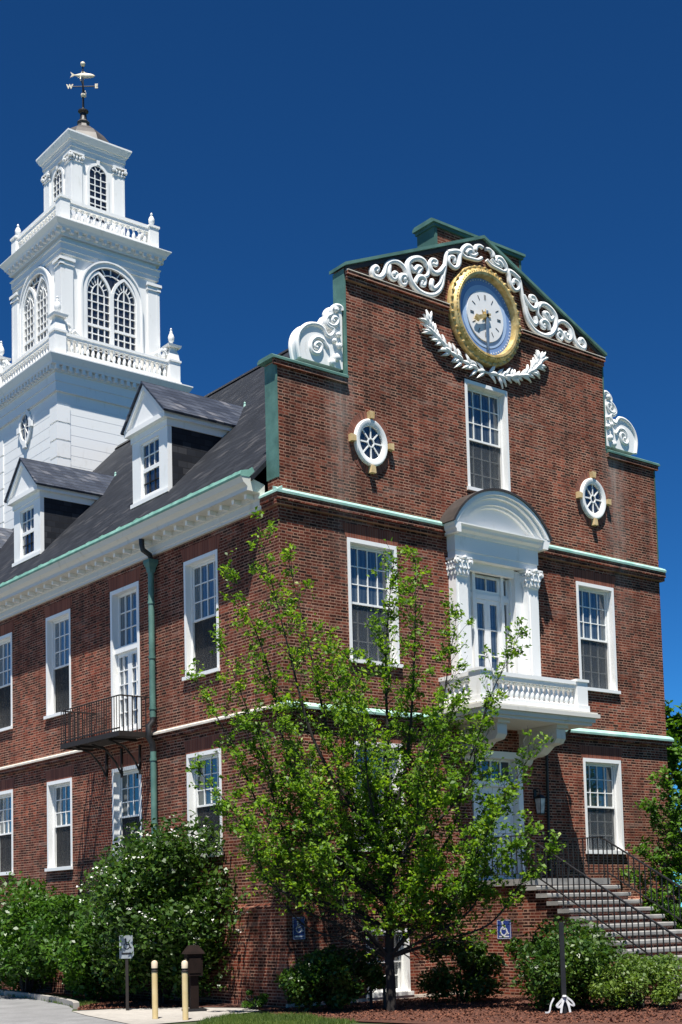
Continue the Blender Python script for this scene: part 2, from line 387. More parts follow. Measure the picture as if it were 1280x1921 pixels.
MB().box(W - .45, W, .361, LEN, 0, 10.7).box(.46, W - .46, LEN - .5, LEN, 0, 10.7).build('back_wall', BRICK, hall)
# projecting base with weathered brick cap
b = cells([-.1, W + .1, 1.95, 3.15], [0, 1.98, .12, 1.52], lambda u, v: not (1.95 < u < 3.15 and .12 < v < 1.52), mapXZ, -.1, -.002)
b.prism([(-.1, 1.98), (-.1, 2.0), (-.002, 2.1), (-.002, 1.98)], lambda a, z, d: (d, a, z), -.1, W + .1)
b.box(-.1, -.002, 0, LEN, 0, 1.98); b.prism([(-.1, 1.98), (-.1, 2.0), (-.002, 2.1), (-.002, 1.98)], lambda a, z, d: (a, d, z), 0, LEN)
b.build('base_wall', BRICK, hall)
MB().box(-.16, W + .1, -.16, -.103, -.05, .07).build('base_ledge', LINE_STONE, hall)
# flat arches of orange brick on end
m = MB()
for x0, x1, z0, z1 in fac:
    if z1 in (Z2T, Z1T) and x1 - x0 < 1.5: m.prism([(x0 - .03, z1), (x1 + .03, z1), (x1 + .13, z1 + .31), (x0 - .13, z1 + .31)], mapXZ, -.006, .002)
for i, (y0, y1, z0, z1) in enumerate(wing):
    m.prism([(y0 - .03, z1), (y1 + .03, z1), (y1 + .13, z1 + .31), (y0 - .13, z1 + .31)], mapYZ, -.006, .002)
build_each(m, 'flat_arch', SOLD, hall)

# string courses --------------------------------------------------
def band(m, x0, x1, z0, z1, d):  # along facade
    m.box(x0, x1, -d, -.001, z0, z1)
def course(z0, z1, gap, white):
    m = MB(); k = MB(); zt = z1 - .15
    for (xa, xb) in ((-.12, gap[0]), (gap[1], W + .12)):
        m.box(xa, xb, -.085, -.001, z0, z0 + .085); m.box(xa, xb, -.125, -.001, z0 + .087, zt)
        k.prism([(-.15, zt), (-.155, zt + .05), (-.11, zt + .10), (-.001, z1), (-.001, zt)], lambda a, z, d: (d, a, z), xa - .02, xb)
    ye = .5 if not white else LEN
    m.box(-.085, -.001, .0, ye, z0, z0 + .085); m.box(-.125, -.001, .0, ye, z0 + .087, zt)
    m.box(W + .001, W + .125, 0, LEN, z0, zt)
    c = m.build('string_course', BRICK, hall)
    if white:
        k2 = MB(); k2.prism([(-.15, zt), (-.15, zt + .045), (-.001, zt + .11), (-.001, zt)], lambda a, z, d: (a, d, z), -.15, LEN); k2.build('stone_cap', LINE_STONE, c)
    else:
        k.prism([(-.15, zt), (-.15, zt + .045), (-.001, z1), (-.001, zt)], lambda a, z, d: (a, d, z), -.15, .5)
    build_each(k, 'flashing', COPPER_PALE, c)
course(UC0, UC1, (4.60, 7.62), False)
course(LC0, LC1, (4.35, 7.80), True)

# gable trim --------------------------------------------------------
for x0, x1 in ((XL + .02, XC - 1.2), (XC + 1.2, XR - .02)):
    m = MB(); m.box(x0, x1, -.07, -.001, PED - .22, PED - .12); m.box(x0, x1, -.12, -.001, PED - .117, PED - .03)
    pm = m.build('pediment_course', BRICK, hall)
    MB().prism([(-.135, PED - .028), (-.135, PED - .01), (-.001, PED + .04), (-.001, PED - .028)], lambda a, z, d: (d, a, z), x0, x1).build('stone_cap', LINE_STONE, pm)
sl = (17.86 - 16.0) / (XC - XL)
for sgn in (-1, 1):
    # raking copper coping with a corbel beneath, coloured dark to carry the coping's shadow
    X = lambda a: XC + sgn * a
    half = XC - XL + .05
    m = MB(); m.prism([(0, 17.89), (half, 17.89 - sl * half), (half, 17.89 - sl * half + .07), (0, 17.965)], lambda a, z, d: (X(a), d, z), -.13, .46)
    cp = m.build('gable_coping', COPPER, hall)
    MB().prism([(0, 17.88), (half - .06, 17.88 - sl * (half - .06)), (half - .06, 17.88 - sl * (half - .06) - .10), (0, 17.77)], lambda a, z, d: (X(a), d, z), -.06, -.001).build('shadow_dark_corbel', LEAD, cp)
    # copper cladding on the shoulder and on the low parapet end
    xs = XL if sgn < 0 else XR; xe = 0 if sgn < 0 else W
    m = MB(); t = sgn * .012
    m.box(min(xs, xs + t), max(xs, xs + t), -.012, .385, CAP + .1, 15.98); m.box(min(xs, xs - .03 * sgn), max(xs, xs - .03 * sgn), -.014, -.001, CAP + .1, 15.86)
    m.box(min(xe, xe + t), max(xe, xe + t), -.012, .385, 10.95, CAP - .03); m.box(min(xe, xe - .03 * sgn), max(xe, xe - .03 * sgn), -.014, -.001, 10.95, CAP - .03)
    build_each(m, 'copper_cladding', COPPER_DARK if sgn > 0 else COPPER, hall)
    a0, a1 = sorted((xe + sgn * .13, xs + sgn * .012)); 
    m = MB(); m.box(a0, a1, -.10, .48, CAP + .02, CAP + .065); m.prism([(-.10, CAP + .067), (.48, CAP + .067), (.42, CAP + .11), (-.04, CAP + .11)], lambda a, z, d: (d, a, z), a0, a1)
    low = m.build('parapet_cap', COPPER, hall)
    MB().box(min(xe + sgn * .08, xs + sgn * .012), max(xe + sgn * .08, xs + sgn * .012), -.07, -.001, CAP - .1, CAP + .018).build('corbel', BRICK, low)
# parapet block at the top of the gable
m = MB(); m.box(4.70, 7.56, .03, .62, 16.4, 17.80); blk = m.build('gable_block', BRICK, hall)
m = MB(); m.box(4.60, 7.66, -.05, .70, 17.88, 17.94); m.prism([(-.05, 17.942), (.70, 17.942), (.62, 17.99), (.03, 17.99)], lambda a, z, d: (d, a, z), 4.60, 7.66); m.build('block_cap', COPPER, blk)
m = MB(); m.box(4.686, 4.698, .028, .63, 16.6, 17.80); m.box(4.698, 4.77, .016, .028, 16.6, 17.80); m.box(7.562, 7.574, .028, .63, 16.6, 17.80); m.box(7.49, 7.562, .016, .028, 16.6, 17.80)
m.box(4.65, 7.61, -.02, .66, 17.802, 17.878); build_each(m, 'copper_corner', COPPER_DARK, blk)

# carved scrollwork -------------------------------------------------
SCROLL = [
 [(2.79,16.13),(2.83,16.2),(2.77,16.23),(2.68,16.15),(2.67,16.06),(2.73,16.0),(2.88,16.02),(3.0,16.12),(3.05,16.24),(3.11,16.39),(3.25,16.5),(3.41,16.54),(3.57,16.5),(3.67,16.4),(3.73,16.28)],
 [(3.2,16.39),(3.16,16.25),(3.18,16.15),(3.27,16.09),(3.38,16.14),(3.41,16.24),(3.35,16.27),(3.29,16.21)],
 [(3.67,16.22),(3.62,16.27),(3.52,16.23),(3.48,16.13),(3.53,16.04),(3.63,16.06),(3.67,16.14),(3.62,16.18)],
 [(4.31,16.68),(4.23,16.78),(4.06,16.8),(3.86,16.72),(3.73,16.59),(3.72,16.43),(3.76,16.27),(3.86,16.13),(4.03,16.02),(4.25,15.99),(4.48,16.04),(4.67,16.17),(4.78,16.35),(4.83,16.57),(4.88,16.78),(4.92,16.99),(4.97,17.18),(5.14,17.29),(5.29,17.32)],
 [(3.8,16.56),(3.91,16.46),(4.02,16.58),(4.13,16.57),(4.07,16.47),(4.04,16.41),(4.18,16.39),(4.33,16.47),(4.36,16.59),(4.31,16.71)],
 [(3.95,16.19),(4.01,16.32),(4.15,16.38),(4.25,16.32),(4.22,16.2),(4.13,16.19),(4.15,16.26)],
 [(4.47,16.4),(4.43,16.26),(4.49,16.19),(4.6,16.26),(4.72,16.4),(4.79,16.58)],
 [(4.86,16.84),(4.71,16.66),(4.56,16.58),(4.43,16.63),(4.4,16.78),(4.49,16.89),(4.61,16.88),(4.6,16.79),(4.51,16.79)],
 [(4.98,17.21),(5.21,17.3),(5.37,17.3),(5.35,17.17),(5.32,16.99),(5.19,16.88),(5.05,16.92),(5.0,17.0),(5.04,17.11),(5.17,17.14),(5.2,17.05)],
 [(5.8,17.42),(5.74,17.53),(5.61,17.54),(5.47,17.43),(5.43,17.32),(5.53,17.25),(5.72,17.26),(5.95,17.29),(6.09,17.38)],
 [(5.56,17.34),(5.63,17.42),(5.73,17.45),(5.69,17.36),(5.82,17.36),(5.93,17.45)],
 [(5.87,17.50),(5.9,17.60),(6.01,17.66),(6.12,17.64)]]
def smooth_path(P, n=4):
    P = [Vector(p) for p in P]; out = []
    for i in range(len(P) - 1):
        p0, p1, p2, p3 = P[max(i - 1, 0)], P[i], P[i + 1], P[min(i + 2, len(P) - 1)]
        for k in range(n):
            t = k / n; out.append(.5 * ((2 * p1) + (p2 - p0) * t + (2 * p0 - 5 * p1 + 4 * p2 - p3) * t * t + (3 * p1 - p0 - 3 * p2 + p3) * t ** 3))
    return out + [P[-1]]
for sgn in (1, -1):
    m = MB()
    for k, L in enumerate(SCROLL):
        pts = smooth_path([((x if sgn > 0 else 2 * XC - x), -.055 - .004 * k, z) for x, z in L]); n = len(pts)
        base = .078 if k in (0, 3) else .066
        rs = [base * (.72 + .28 * math.sin(math.pi * min(1, (i + 2) / (n * .6)))) for i in range(n)]
        m.tube(pts, rs, 8)
        if k in (1, 2, 5, 7, 8): m.lathe([(.055, -.02), (.05, .03), (.02, .05)], (pts[-1].x, -.075, pts[-1].z), 10, 'y')
    m.build('carved_scrollwork', WHITE, hall, True)
# volute consoles on the low parapets
CONS = [(0.68,13.70),(0.63,13.95),(0.64,14.12),(0.71,14.29),(0.87,14.45),(1.06,14.53),(1.24,14.54),(1.35,14.48),(1.43,14.37),(1.54,14.38),(1.62,14.48),(1.60,14.56),(1.51,14.57),(1.42,14.62),(1.41,14.7),(1.48,14.81),(1.58,14.88),(1.57,14.96),(1.63,15.05),(1.75,15.12),(1.85,15.1),(1.88,15.0),(1.86,13.70)]
CSP = [(1.16,14.02),(1.1,14.02),(1.1,14.08),(1.19,14.14),(1.27,14.1),(1.26,14.0),(1.18,13.9),(1.04,13.89),(0.98,13.98),(1.01,14.13),(1.15,14.25),(1.32,14.23),(1.4,14.14),(1.46,14.08)]
CSP2 = [(1.64,14.73),(1.59,14.74),(1.62,14.81),(1.7,14.83),(1.75,14.79),(1.71,14.68),(1.6,14.62),(1.47,14.64),(1.46,14.72)]
for sgn in (1, -1):
    fx = (lambda x: x) if sgn > 0 else (lambda x: 2 * XC - x)
    out = smooth_path([(x, 0, z) for x, z in CONS[:-1]], 3) + [Vector((1.86, 0, 13.70))]
    m = MB(); m.prism([(fx(p.x), p.z) for p in out], mapXZ, .06, .30)
    m.tube([(fx(p.x), .06, p.z) for p in out[:-2]], .05, 8); m.tube([(fx(p.x), .30, p.z) for p in out[:-2]], .05, 8)
    for L in (CSP, CSP2): m.tube([(fx(p.x), .05, p.z) for p in smooth_path([(x, 0, z) for x, z in L])], .045, 8)
    for (x, z, r) in ((1.68, 13.92, .09), (1.76, 14.2, .07), (1.55, 13.78, .08), (1.74, 14.45, .06), (1.62, 14.28, .06), (1.7, 15.0, .07)): m.lathe([(r, -.02), (r * .9, .06), (r * .4, .09)], (fx(x), .06, z), 10, 'y')
    m.build('volute_console', WHITE, hall, True)
# clock ---------------------------------------------------------------
clock = empty('clock', (XC, 0, 15.97), 0, hall); clock.scale = (.965, 1, 1)
def ringm(r0, r1, prof, n=64):   # lathe about y through origin: list of (r, out)
    m = MB(); vs = []; k = len(prof)
    for i in range(n):
        a = 2 * math.pi * i / n
        for r, h in prof: vs.append((r * math.cos(a), -h, r * math.sin(a)))
    fs = [(i * k + j, ((i + 1) % n) * k + j, ((i + 1) % n) * k + (j + 1) % k, i * k + (j + 1) % k) for i in range(n) for j in range(k)]
    return m.add(vs, fs)
m = ringm(0, 0, [(1.22, 0.0), (1.22, .06), (1.19, .11), (1.14, .11), (1.11, .15), (1.03, .20), (.97, .185), (.955, .11), (.93, .05), (.93, 0)])
for i in range(40):
    a = 2 * math.pi * i / 40; m.lathe([(.045, 0), (.04, .03), (.015, .045)], (1.165 * math.cos(a), -.105, 1.165 * math.sin(a)), 6, 'y')
for i in range(80):
    a = 2 * math.pi * (i + .5) / 80; m.lathe([(.022, 0), (.018, .012)], (1.06 * math.cos(a), -.18, 1.06 * math.sin(a)), 5, 'y')
m.build('gilded_ring', GOLD, clock, True)
MB().lathe([(.93, 0), (.93, .04)], (0, 0, 0), 64, 'y').build('dial', CLOCK_BLUE, clock)
m = ringm(0, 0, [(.76, .041), (.76, .049), (.625, .049), (.625, .041)]); m.build('pale_ring', mat_plain('clock_pale_blue', (.30, .43, .66), (.40, .53, .73), 2, .45), clock)
m = MB().lathe([(.62, .041), (.62, .075)], (0, 0, 0), 48, 'y')
for i in range(60):
    a = 2 * math.pi * i / 60; m.lathe([(.014, .04), (.014, .052)], (.885 * math.cos(a), 0, .885 * math.sin(a)), 6, 'y')
m.build('chapter_ring', CLOCK_WHITE, clock)
m = MB()
for i in range(12):
    a = math.pi / 2 - 2 * math.pi * i / 12
    for off in ((-.02, .02) if i % 3 == 0 else (-.012,)):
        c_, s_ = math.cos(a), math.sin(a); P = lambda r, t: (r * c_ - t * s_, 0, r * s_ + t * c_)
        pts = [P(.40, off - .008), P(.52, off - .008), P(.52, off + .008), P(.40, off + .008)]
        m.prism([(p[0], p[2]) for p in pts], mapXZ, -.082, -.0755)
build_each(m, 'hour_mark', IRON, clock, False, .03)
m = MB()
for i in range(16):
    a = 2 * math.pi * i / 16; b_ = .12 if i % 2 else .18
    m.prism([(.07 * math.cos(a - .2), .07 * math.sin(a - .2)), (b_ * math.cos(a), b_ * math.sin(a)), (.07 * math.cos(a + .2), .07 * math.sin(a + .2))], mapXZ, -.095, -.0765)
m.lathe([(.09, .077), (.09, .10), (.03, .12)], (0, 0, 0), 16, 'y'); m.build('sunburst', GOLD, clock)
def hand(name, a, L, w_, mat, tip):
    ca, sa = math.cos(a), math.sin(a); P = lambda r, t: (r * ca - t * sa, r * sa + t * ca)
    m = MB(); m.prism([P(-.12, -w_ * .5), P(L * .6, -w_), P(L * .75, -w_ * tip), P(L, 0), P(L * .75, w_ * tip), P(L * .6, w_), P(-.12, w_ * .5)], mapXZ, -.15, -.13); m.lathe([(.04, .12), (.04, .16)], (0, 0, 0), 10, 'y'); m.build(name, mat, clock)
hand('minute_hand', -math.pi / 2 - .02, .86, .05, HAND, .9); hand('hour_hand', math.pi + .38, .50, .055, GOLD, 1.7)
# laurel garland under the clock
rng = random.Random(5); m = MB()
def leaf3(m, p, ang, L, wd, y, lift):
    ca, sa = math.cos(ang), math.sin(ang); n = 7; vs = []
    for i in range(n):
        t = i / (n - 1); wx = wd * math.sin(math.pi * min(.97, .08 + t * .92)) * (1 - .3 * t); yy = y - lift * math.sin(math.pi * t) 
        for s_, dy in ((-1, .012), (0, -.014), (1, .012)): vs.append((p[0] + L * t * ca - wx * s_ * sa, yy + dy, p[1] + L * t * sa + wx * s_ * ca))
    o = len(vs); vs += [(a, yy_ + .02, c) for a, yy_, c in vs]
    fs = [(i * 3 + j, i * 3 + j + 1, i * 3 + j + 4, i * 3 + j + 3) for i in range(n - 1) for j in range(2)]
    fs += [tuple(q + o for q in reversed(f)) for f in fs]
    ed = [i * 3 for i in range(n)] + [i * 3 + 2 for i in range(n - 1, -1, -1)]
    fs += [(ed[i], ed[(i + 1) % len(ed)], ed[(i + 1) % len(ed)] + o, ed[i] + o) for i in range(len(ed))]
    m.add(vs, fs)
GAR = [(4.32, 15.34), (4.44, 15.14), (4.70, 14.94), (5.1, 14.76), (5.6, 14.63), (XC, 14.59)]
for sgn in (1, -1):
    path = smooth_path([((x if sgn > 0 else 2 * XC - x), -.05, z) for x, z in GAR], 5)
    m.tube(path, .03, 6)
    for i in range(0, len(path) - 1):
        d = path[i] - path[i + 1]; a = math.atan2(d.z, d.x)
        if i % 4 == 3: continue
        for s_ in (-1, 1):
            leaf3(m, (path[i].x, path[i].z), a + s_ * rng.uniform(.45, 1.05), rng.uniform(.20, .36), .052, -.045 - rng.uniform(0, .03), .05)
        if i % 2 == 0: leaf3(m, (path[i].x, path[i].z), a + rng.uniform(-.25, .25), .3, .06, -.09, .04)
m.build('laurel_garland', WHITE, hall, True)

# ------------------------------------------------------------------ windows
def make_window(w_, h, screen='insect_screen_mesh', rows=3, cols=4, glass=GLASS_BLUE, lower=GLASS_DARK, sill=.07):
    """sash window, origin at bottom centre of the opening on the wall face, facing -y"""
    hw_ = w_ / 2; st = .075; D = .2
    m = MB(); m.box(-hw_, -hw_ + st, -.018, D + .06, 0, h); m.box(hw_ - st, hw_, -.018, D + .06, 0, h)
    m.box(-hw_ + st + .001, hw_ - st - .001, -.018, D + .06, h - .09, h - .0005); m.box(-hw_ + st + .001, hw_ - st - .001, 0.0, D + .06, 0.0005, .05)
    m.box(-hw_ - .05, hw_ + .05, -.075, -.019, -.045, .035)
    # inner bead
    m.box(-hw_ + st + .0005, -hw_ + st + .03, .13, .16, .05, h - .09); m.box(hw_ - st - .03, hw_ - st - .0005, .13, .16, .05, h - .09); m.box(-hw_ + st + .031, hw_ - st - .031, .13, .16, h - .12, h - .0905)
    root = m.build('window', WHITE, hall)
    x0, x1 = -hw_ + st + .031, hw_ - st - .031; zm = h * .49
    for nm, za, zb, y, rr in (('upper_sash', zm - .025, h - .121, .165, rows), ('lower_sash', .051, zm + .02, .205, rows)):
        m = MB(); fr = .042; m.box(x0, x0 + fr, y, y + .035, za, zb); m.box(x1 - fr, x1, y, y + .035, za, zb)
        m.box(x0 + fr, x1 - fr, y, y + .035, za, za + .045); m.box(x0 + fr, x1 - fr, y, y + .035, zb - fr, zb)
        for c in range(1, cols): xc = x0 + fr + (x1 - x0 - 2 * fr) * c / cols; m.box(xc - .011, xc + .011, y + .004, y + .028, za + .0455, zb - fr - .0005)
        for r in range(1, rr): zc = za + .045 + (zb - za - .045 - fr) * r / rr; m.box(x0 + fr + .0005, x1 - fr - .0005, y + .007, y + .026, zc - .011, zc + .011)
        s_ = m.build(nm, WHITE, root)
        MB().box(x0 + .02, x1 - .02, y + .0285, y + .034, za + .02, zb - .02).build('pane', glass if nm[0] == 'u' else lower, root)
    if screen:
        MB().box(x0 + .002, x1 - .002, .198, .2, .052, zm - .027).build('insect_screen', MATS[screen], root)
    return root
def screen_mat(name, col, fac):
    q = N(name); q.base(col); q.rough(.7)
    tb = q.n('BsdfTransparent'); ms = q.n('MixShader'); ms.inputs[0].default_value = fac
    q.l(tb.outputs[0], ms.inputs[1]); q.l(q.b.outputs[0], ms.inputs[2]); q.l(ms.outputs[0], q.o.inputs[0])
screen_mat('insect_screen_mesh', (.016, .017, .019), .72); screen_mat('fine_screen_mesh', (.055, .065, .075), .45)
def put(o, x, y, z, rz=0): o.location = (x, y, z); o.rotation_euler = (0, 0, rz); return o
RZW = R(-90)
GLASS_MID = mat_glass('mid_glass', (.02, .027, .034), (.07, .088, .10), .06, 5)  # medium grey-blue for the lower panes behind the fine screens
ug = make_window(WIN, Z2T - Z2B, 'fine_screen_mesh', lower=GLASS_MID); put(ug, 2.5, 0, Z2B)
put(copy_tree(ug), 9.77, 0, Z2B)
up = make_window(WIN, Z2T - Z2B); first = True
for i, y in enumerate(wy):
    if i != 1: put(up if first else copy_tree(up), 0, y, Z2B, RZW); first = False
lg = make_window(WIN, Z1T - Z1B, 'fine_screen_mesh', glass=GLASS_GREEN); put(lg, 2.5, 0, Z1B); put(copy_tree(lg), 9.77, 0, Z1B)
lo = make_window(WIN, Z1T - Z1B, glass=GLASS_GREEN)
for i, y in enumerate(wy): put(lo if i == 0 else copy_tree(lo), 0, y, Z1B, RZW)
w3 = make_window(WIN, Z3T - Z3B, 'fine_screen_mesh', lower=GLASS_MID); put(w3, XC, 0, Z3B)
bw = make_window(1.2, 1.4, rows=2, cols=3, glass=GLASS_DARK, screen=None); put(bw, 2.55, -.1, .12)
# round windows (ovals of stone keys and white frame)
def oculus():
    root = ringm(0, 0, [(.53, .0), (.53, .06), (.50, .09), (.42, .09), (.37, .06), (.36, .0)]).build('round_window', WHITE, hall, True)
    MB().lathe([(.38, .0), (.38, .02)], (0, 0, 0), 40, 'y').build('pane', GLASS_DARK, root)
    m = MB()
    for i in range(8):
        a = 2 * math.pi * i / 8 + math.pi / 2; ca, sa = math.cos(a), math.sin(a); P = lambda r, t: (r * ca - t * sa, r * sa + t * ca)
        m.prism([P(.095, -.016), P(.38, -.016), P(.38, .016), P(.095, .016)], mapXZ, -.042, -.021)
    m.add(*(lambda q: (q.v, q.f))(ringm(0, 0, [(.11, .021), (.11, .048), (.08, .048), (.08, .021)], 24))); m.build('glazing_bar', WHITE, root)
    rb = ringm(0, 0, [(.70, .001), (.70, .007), (.531, .007), (.531, .001)]).build('brick_ring', RINGB, root)
    m = MB()
    for i in range(4):
        a = math.pi / 2 * i; ca, sa = math.cos(a), math.sin(a); P = lambda r, t: (r * ca - t * sa, r * sa + t * ca)
        m.prism([P(.535, -.06), P(.69, -.08), P(.69, .08), P(.535, .06)], mapXZ, -.12, .0)
    build_each(m, 'keystone', GOLD_STONE, root); return root
RB = N('radial_brick'); g = RB.n('TexCoord').outputs['Object']; xo, yo, zo = RB.xyz(g)
ang = RB.math('MULTIPLY', RB.math('ARCTAN2', zo, xo), 62 / 6.2832)
wn_ = RB.n('TexWhiteNoise', noise_dimensions='1D'); RB.l(RB.math('FLOOR', ang), wn_.inputs['W'])
RB.base(RB.mix(RB.math('LESS_THAN', RB.math('FRACT', ang), .16), RB.ramp(wn_.outputs['Value'], [(0, (.12, .034, .02)), (1, (.25, .085, .05))]), (.16, .10, .08))); RB.rough(.9); RINGB = RB.m
oc = oculus(); oc.scale = (.88, 1, 1); put(oc, 2.52, -.001, 12.16); put(copy_tree(oc), 9.80, -.001, 12.14)

# French door on the side wall over the iron balcony
def glazed_door(parent, x0, x1, z0, z1, y, rows, cols, glass, name='door_leaf', stile=.09):
    m = MB(); m.box(x0, x0 + stile, y, y + .05, z0, z1); m.box(x1 - stile, x1, y, y + .05, z0, z1)
    m.box(x0 + stile, x1 - stile, y, y + .05, z0, z0 + stile * 1.5); m.box(x0 + stile, x1 - stile, y, y + .05, z1 - stile, z1)
    for c in range(1, cols): xc = x0 + stile + (x1 - x0 - 2 * stile) * c / cols; m.box(xc - .012, xc + .012, y + .005, y + .04, z0 + stile * 1.5, z1 - stile)
    for r in range(1, rows): zc = z0 + stile * 1.5 + (z1 - z0 - stile * 2.5) * r / rows; m.box(x0 + stile, x1 - stile, y + .008, y + .038, zc - .012, zc + .012)
    o = m.build(name, WHITE, parent); MB().box(x0 + .03, x1 - .03, y + .0405, y + .046, z0 + .03, z1 - .03).build('pane', glass, parent); return o
h = Z2T - 6.36
m = MB(); m.box(-.7, -.61, -.018, .26, 0, h); m.box(.61, .7, -.018, .26, 0, h); m.box(-.609, .609, -.018, .26, h - .1, h - .001); m.box(-.609, .609, .04, .26, 2.0, 2.12); m.box(-.609, .609, 0, .26, .001, .05)
fd = m.build('french_window', WHITE, hall)
glazed_door(fd, -.608, .608, 2.121, h - .101, .16, 3, 4, GLASS_BLUE, 'transom_light', .05)
glazed_door(fd, -.608, -.004, .051, 1.999, .12, 5, 2, GLASS_BLUE); glazed_door(fd, .004, .608, .051, 1.999, .12, 5, 2, GLASS_BLUE)
put(fd, 0, 6.46, 6.36, RZW)

# ------------------------------------------------------------------ entrance door
door = empty('entrance_door', (6.10, 0, 2.5), 0, hall)
m = MB(); m.box(-.81, -.66, -.03, .3, 0, 3.02); m.box(.66, .81, -.03, .3, 0, 3.02); m.box(-.659, .659, -.03, .3, 2.86, 3.019); m.box(-.659, .659, 0.02, .3, 2.2, 2.32); m.build('door_frame', WHITE, door)
m = MB(); m.box(-.655, .655, .2, .24, 2.325, 2.38); m.box(-.655, .655, .2, .24, 2.81, 2.855)
for i in range(5): x = -.63 + 1.26 * i / 4; m.box(x - .018, x + .018, .2, .235, 2.3805, 2.8095)
tr = m.build('transom', WHITE, door); MB().box(-.65, .65, .236, .245, 2.33, 2.85).build('pane', GLASS_DARK, door)
for s_ in (-1, 1):
    a0, a1 = sorted((s_ * .004, s_ * .655)); m = MB(); m.box(a0, a1, .17, .21, .01, 2.195)
    for z0, z1 in ((.15, .75), (.85, 1.5), (1.6, 2.08)):
        m.box(a0 + .09, a1 - .09, .158, .1695, z0, z1); m.box(a0 + .13, a1 - .13, .148, .1575, z0 + .05, z1 - .05)
    dl = m.build('door_leaf', DOORP, door)
    MB().lathe([(.02, 0), (.035, .03), (.03, .06), (.01, .07)], (s_ * .06, .169, 1.0), 10, 'y').build('door_knob', GOLD, door)

# ------------------------------------------------------------------ frontispiece over the balcony
FX = 6.10; fr = empty('balcony_doorway', (FX, 0, 0), 0, hall)
m = MB(); 
for s_ in (-1, 1):
    a = lambda u, v: tuple(sorted((s_ * u, s_ * v)))
    x0, x1 = a(.98, 1.34); m.box(x0, x1, -.25, -.001, 6.6, 9.42)
    x0, x1 = a(.95, 1.37); m.box(x0, x1, -.29, -.001, 6.4, 6.598)
    x0, x1 = a(1.04, 1.28); m.box(x0, x1, -.275, -.2505, 6.75, 9.3)
    x0, x1 = a(.742, .979); m.box(x0, x1, -.07, .2, 6.4, 9.86)
build_each(m, 'pilaster', WHITE, fr)
m = MB()
for s_ in (-1, 1):
    cx = s_ * 1.16
    m.box(cx - .18, cx + .18, -.26, -.001, 9.421, 9.46)
    m.frus((cx, -.13), .17, 9.461, .20, 9.84); m.box(cx - .25, cx + .25, -.36, -.001, 9.841, 9.90)
    for zz, rr, nl, hh in ((9.48, .185, 3, .17), (9.60, .20, 4, .19)):
        for i in range(nl):
            t = (i - (nl - 1) / 2) * .36 / nl
            for side in range(2):
                q = [(0, 0), (.045, .06), (.04, .75 * hh), (.0, hh), (-.04, .75 * hh), (-.045, .06)]
                if side == 0: m.prism([(cx + t + a, zz + b_) for a, b_ in q], mapXZ, -.13 - rr - .03, -.13 - rr + .03); m.lathe([(.02, -.02), (.026, 0), (.02, .02)], (cx + t, -.13 - rr - .04, zz + hh - .02), 7)
                else: m.prism([(-.13 + t + a, zz + b_) for a, b_ in q], mapYZ, cx - rr - .03, cx - rr + .03); m.lathe([(.02, -.02), (.026, 0), (.02, .02)], (cx - rr - .04, -.13 + t, zz + hh - .02), 7)
    for dx in (-.2, .2):
        m.lathe([(.075, -.03), (.075, .03)], (cx + dx, -.33, 9.79), 12, 'y'); m.lathe([(.035, .03), (.03, .06)], (cx + dx, -.33, 9.79), 8, 'y')
    m.lathe([(.045, -.02), (.05, .03), (.02, .05)], (cx, -.36, 9.87), 8, 'y')
build_each(m, 'capital', WHITE, fr, True, .03)
m = MB(); m.box(-.741, .741, -.06, .3, 9.70, 9.899); m.box(-1.34, 1.34, -.25, -.001, 9.901, 10.05); m.box(-1.36, 1.36, -.27, -.001, 10.051, 10.40)
m.build('entablature', WHITE, fr)
prof = [(0, 10.40), (-.30, 10.40), (-.32, 10.46), (-.42, 10.50), (-.44, 10.56), (-.50, 10.60), (-.50, 10.63), (0, 10.63)]
m = MB(); m.prism([(y, z) for y, z in prof], lambda a, z, d: (d, a, z), -1.36, 1.36)
for s_ in (-1, 1): m.prism([(-1.36 + y * .42, z) for y, z in prof[1:-1]] + [(-1.35, 10.63), (-1.35, 10.40)], lambda a, z, d: (-s_ * a, d, z), -.49, -.001)
m.build('cornice', WHITE, fr)
# segmental pediment: circle through (+-1.57,10.63) and (0,11.58)
a_, hgt = 1.57, .93; RR = (a_ * a_ + hgt * hgt) / (2 * hgt); zc = 10.63 + hgt - RR; th = math.asin(a_ / RR)
def arc(r, n=28, f=1.0): 
    t = math.acos(max(-1, min(1, (10.632 - zc) / r))); return [(r * math.sin(-t + 2 * t * i / n), zc + r * math.cos(-t + 2 * t * i / n)) for i in range(n + 1)]
m = MB()
for r1, r0, d in ((RR, RR - .09, -.50), (RR - .09, RR - .16, -.44), (RR - .16, RR - .30, -.36), (RR - .30, RR - .36, -.30)):
    A, B = arc(r1), arc(r0); m.prism(A + B[::-1], mapXZ, d, -.002)
m.prism(arc(RR - .358), mapXZ, -.22, -.003)
pd = m.build('segmental_pediment', WHITE, fr)
A, B = arc(RR + .055), arc(RR + .003); MB().prism(A + B[::-1], mapXZ, -.53, -.001).build('lead_roof', LEAD, fr)
bx = empty('balcony_door', (0, 0, 6.4), 0, fr)
m = MB(); m.box(-.757, .757, .12, .26, 2.72, 2.84); m.box(-.757, -.70, .06, .26, 0, 3.30); m.box(.70, .757, .06, .26, 0, 3.30); m.box(-.40 - .11, -.42, .08, .26, 0, 3.30); m.box(.42, .51, .08, .26, 0, 3.30); m.box(-.757, .757, .08, .26, 3.30, 3.38)
m.name = ''; o = m.build('door_frame', WHITE, fr); o.location = (0, 0, 6.4)
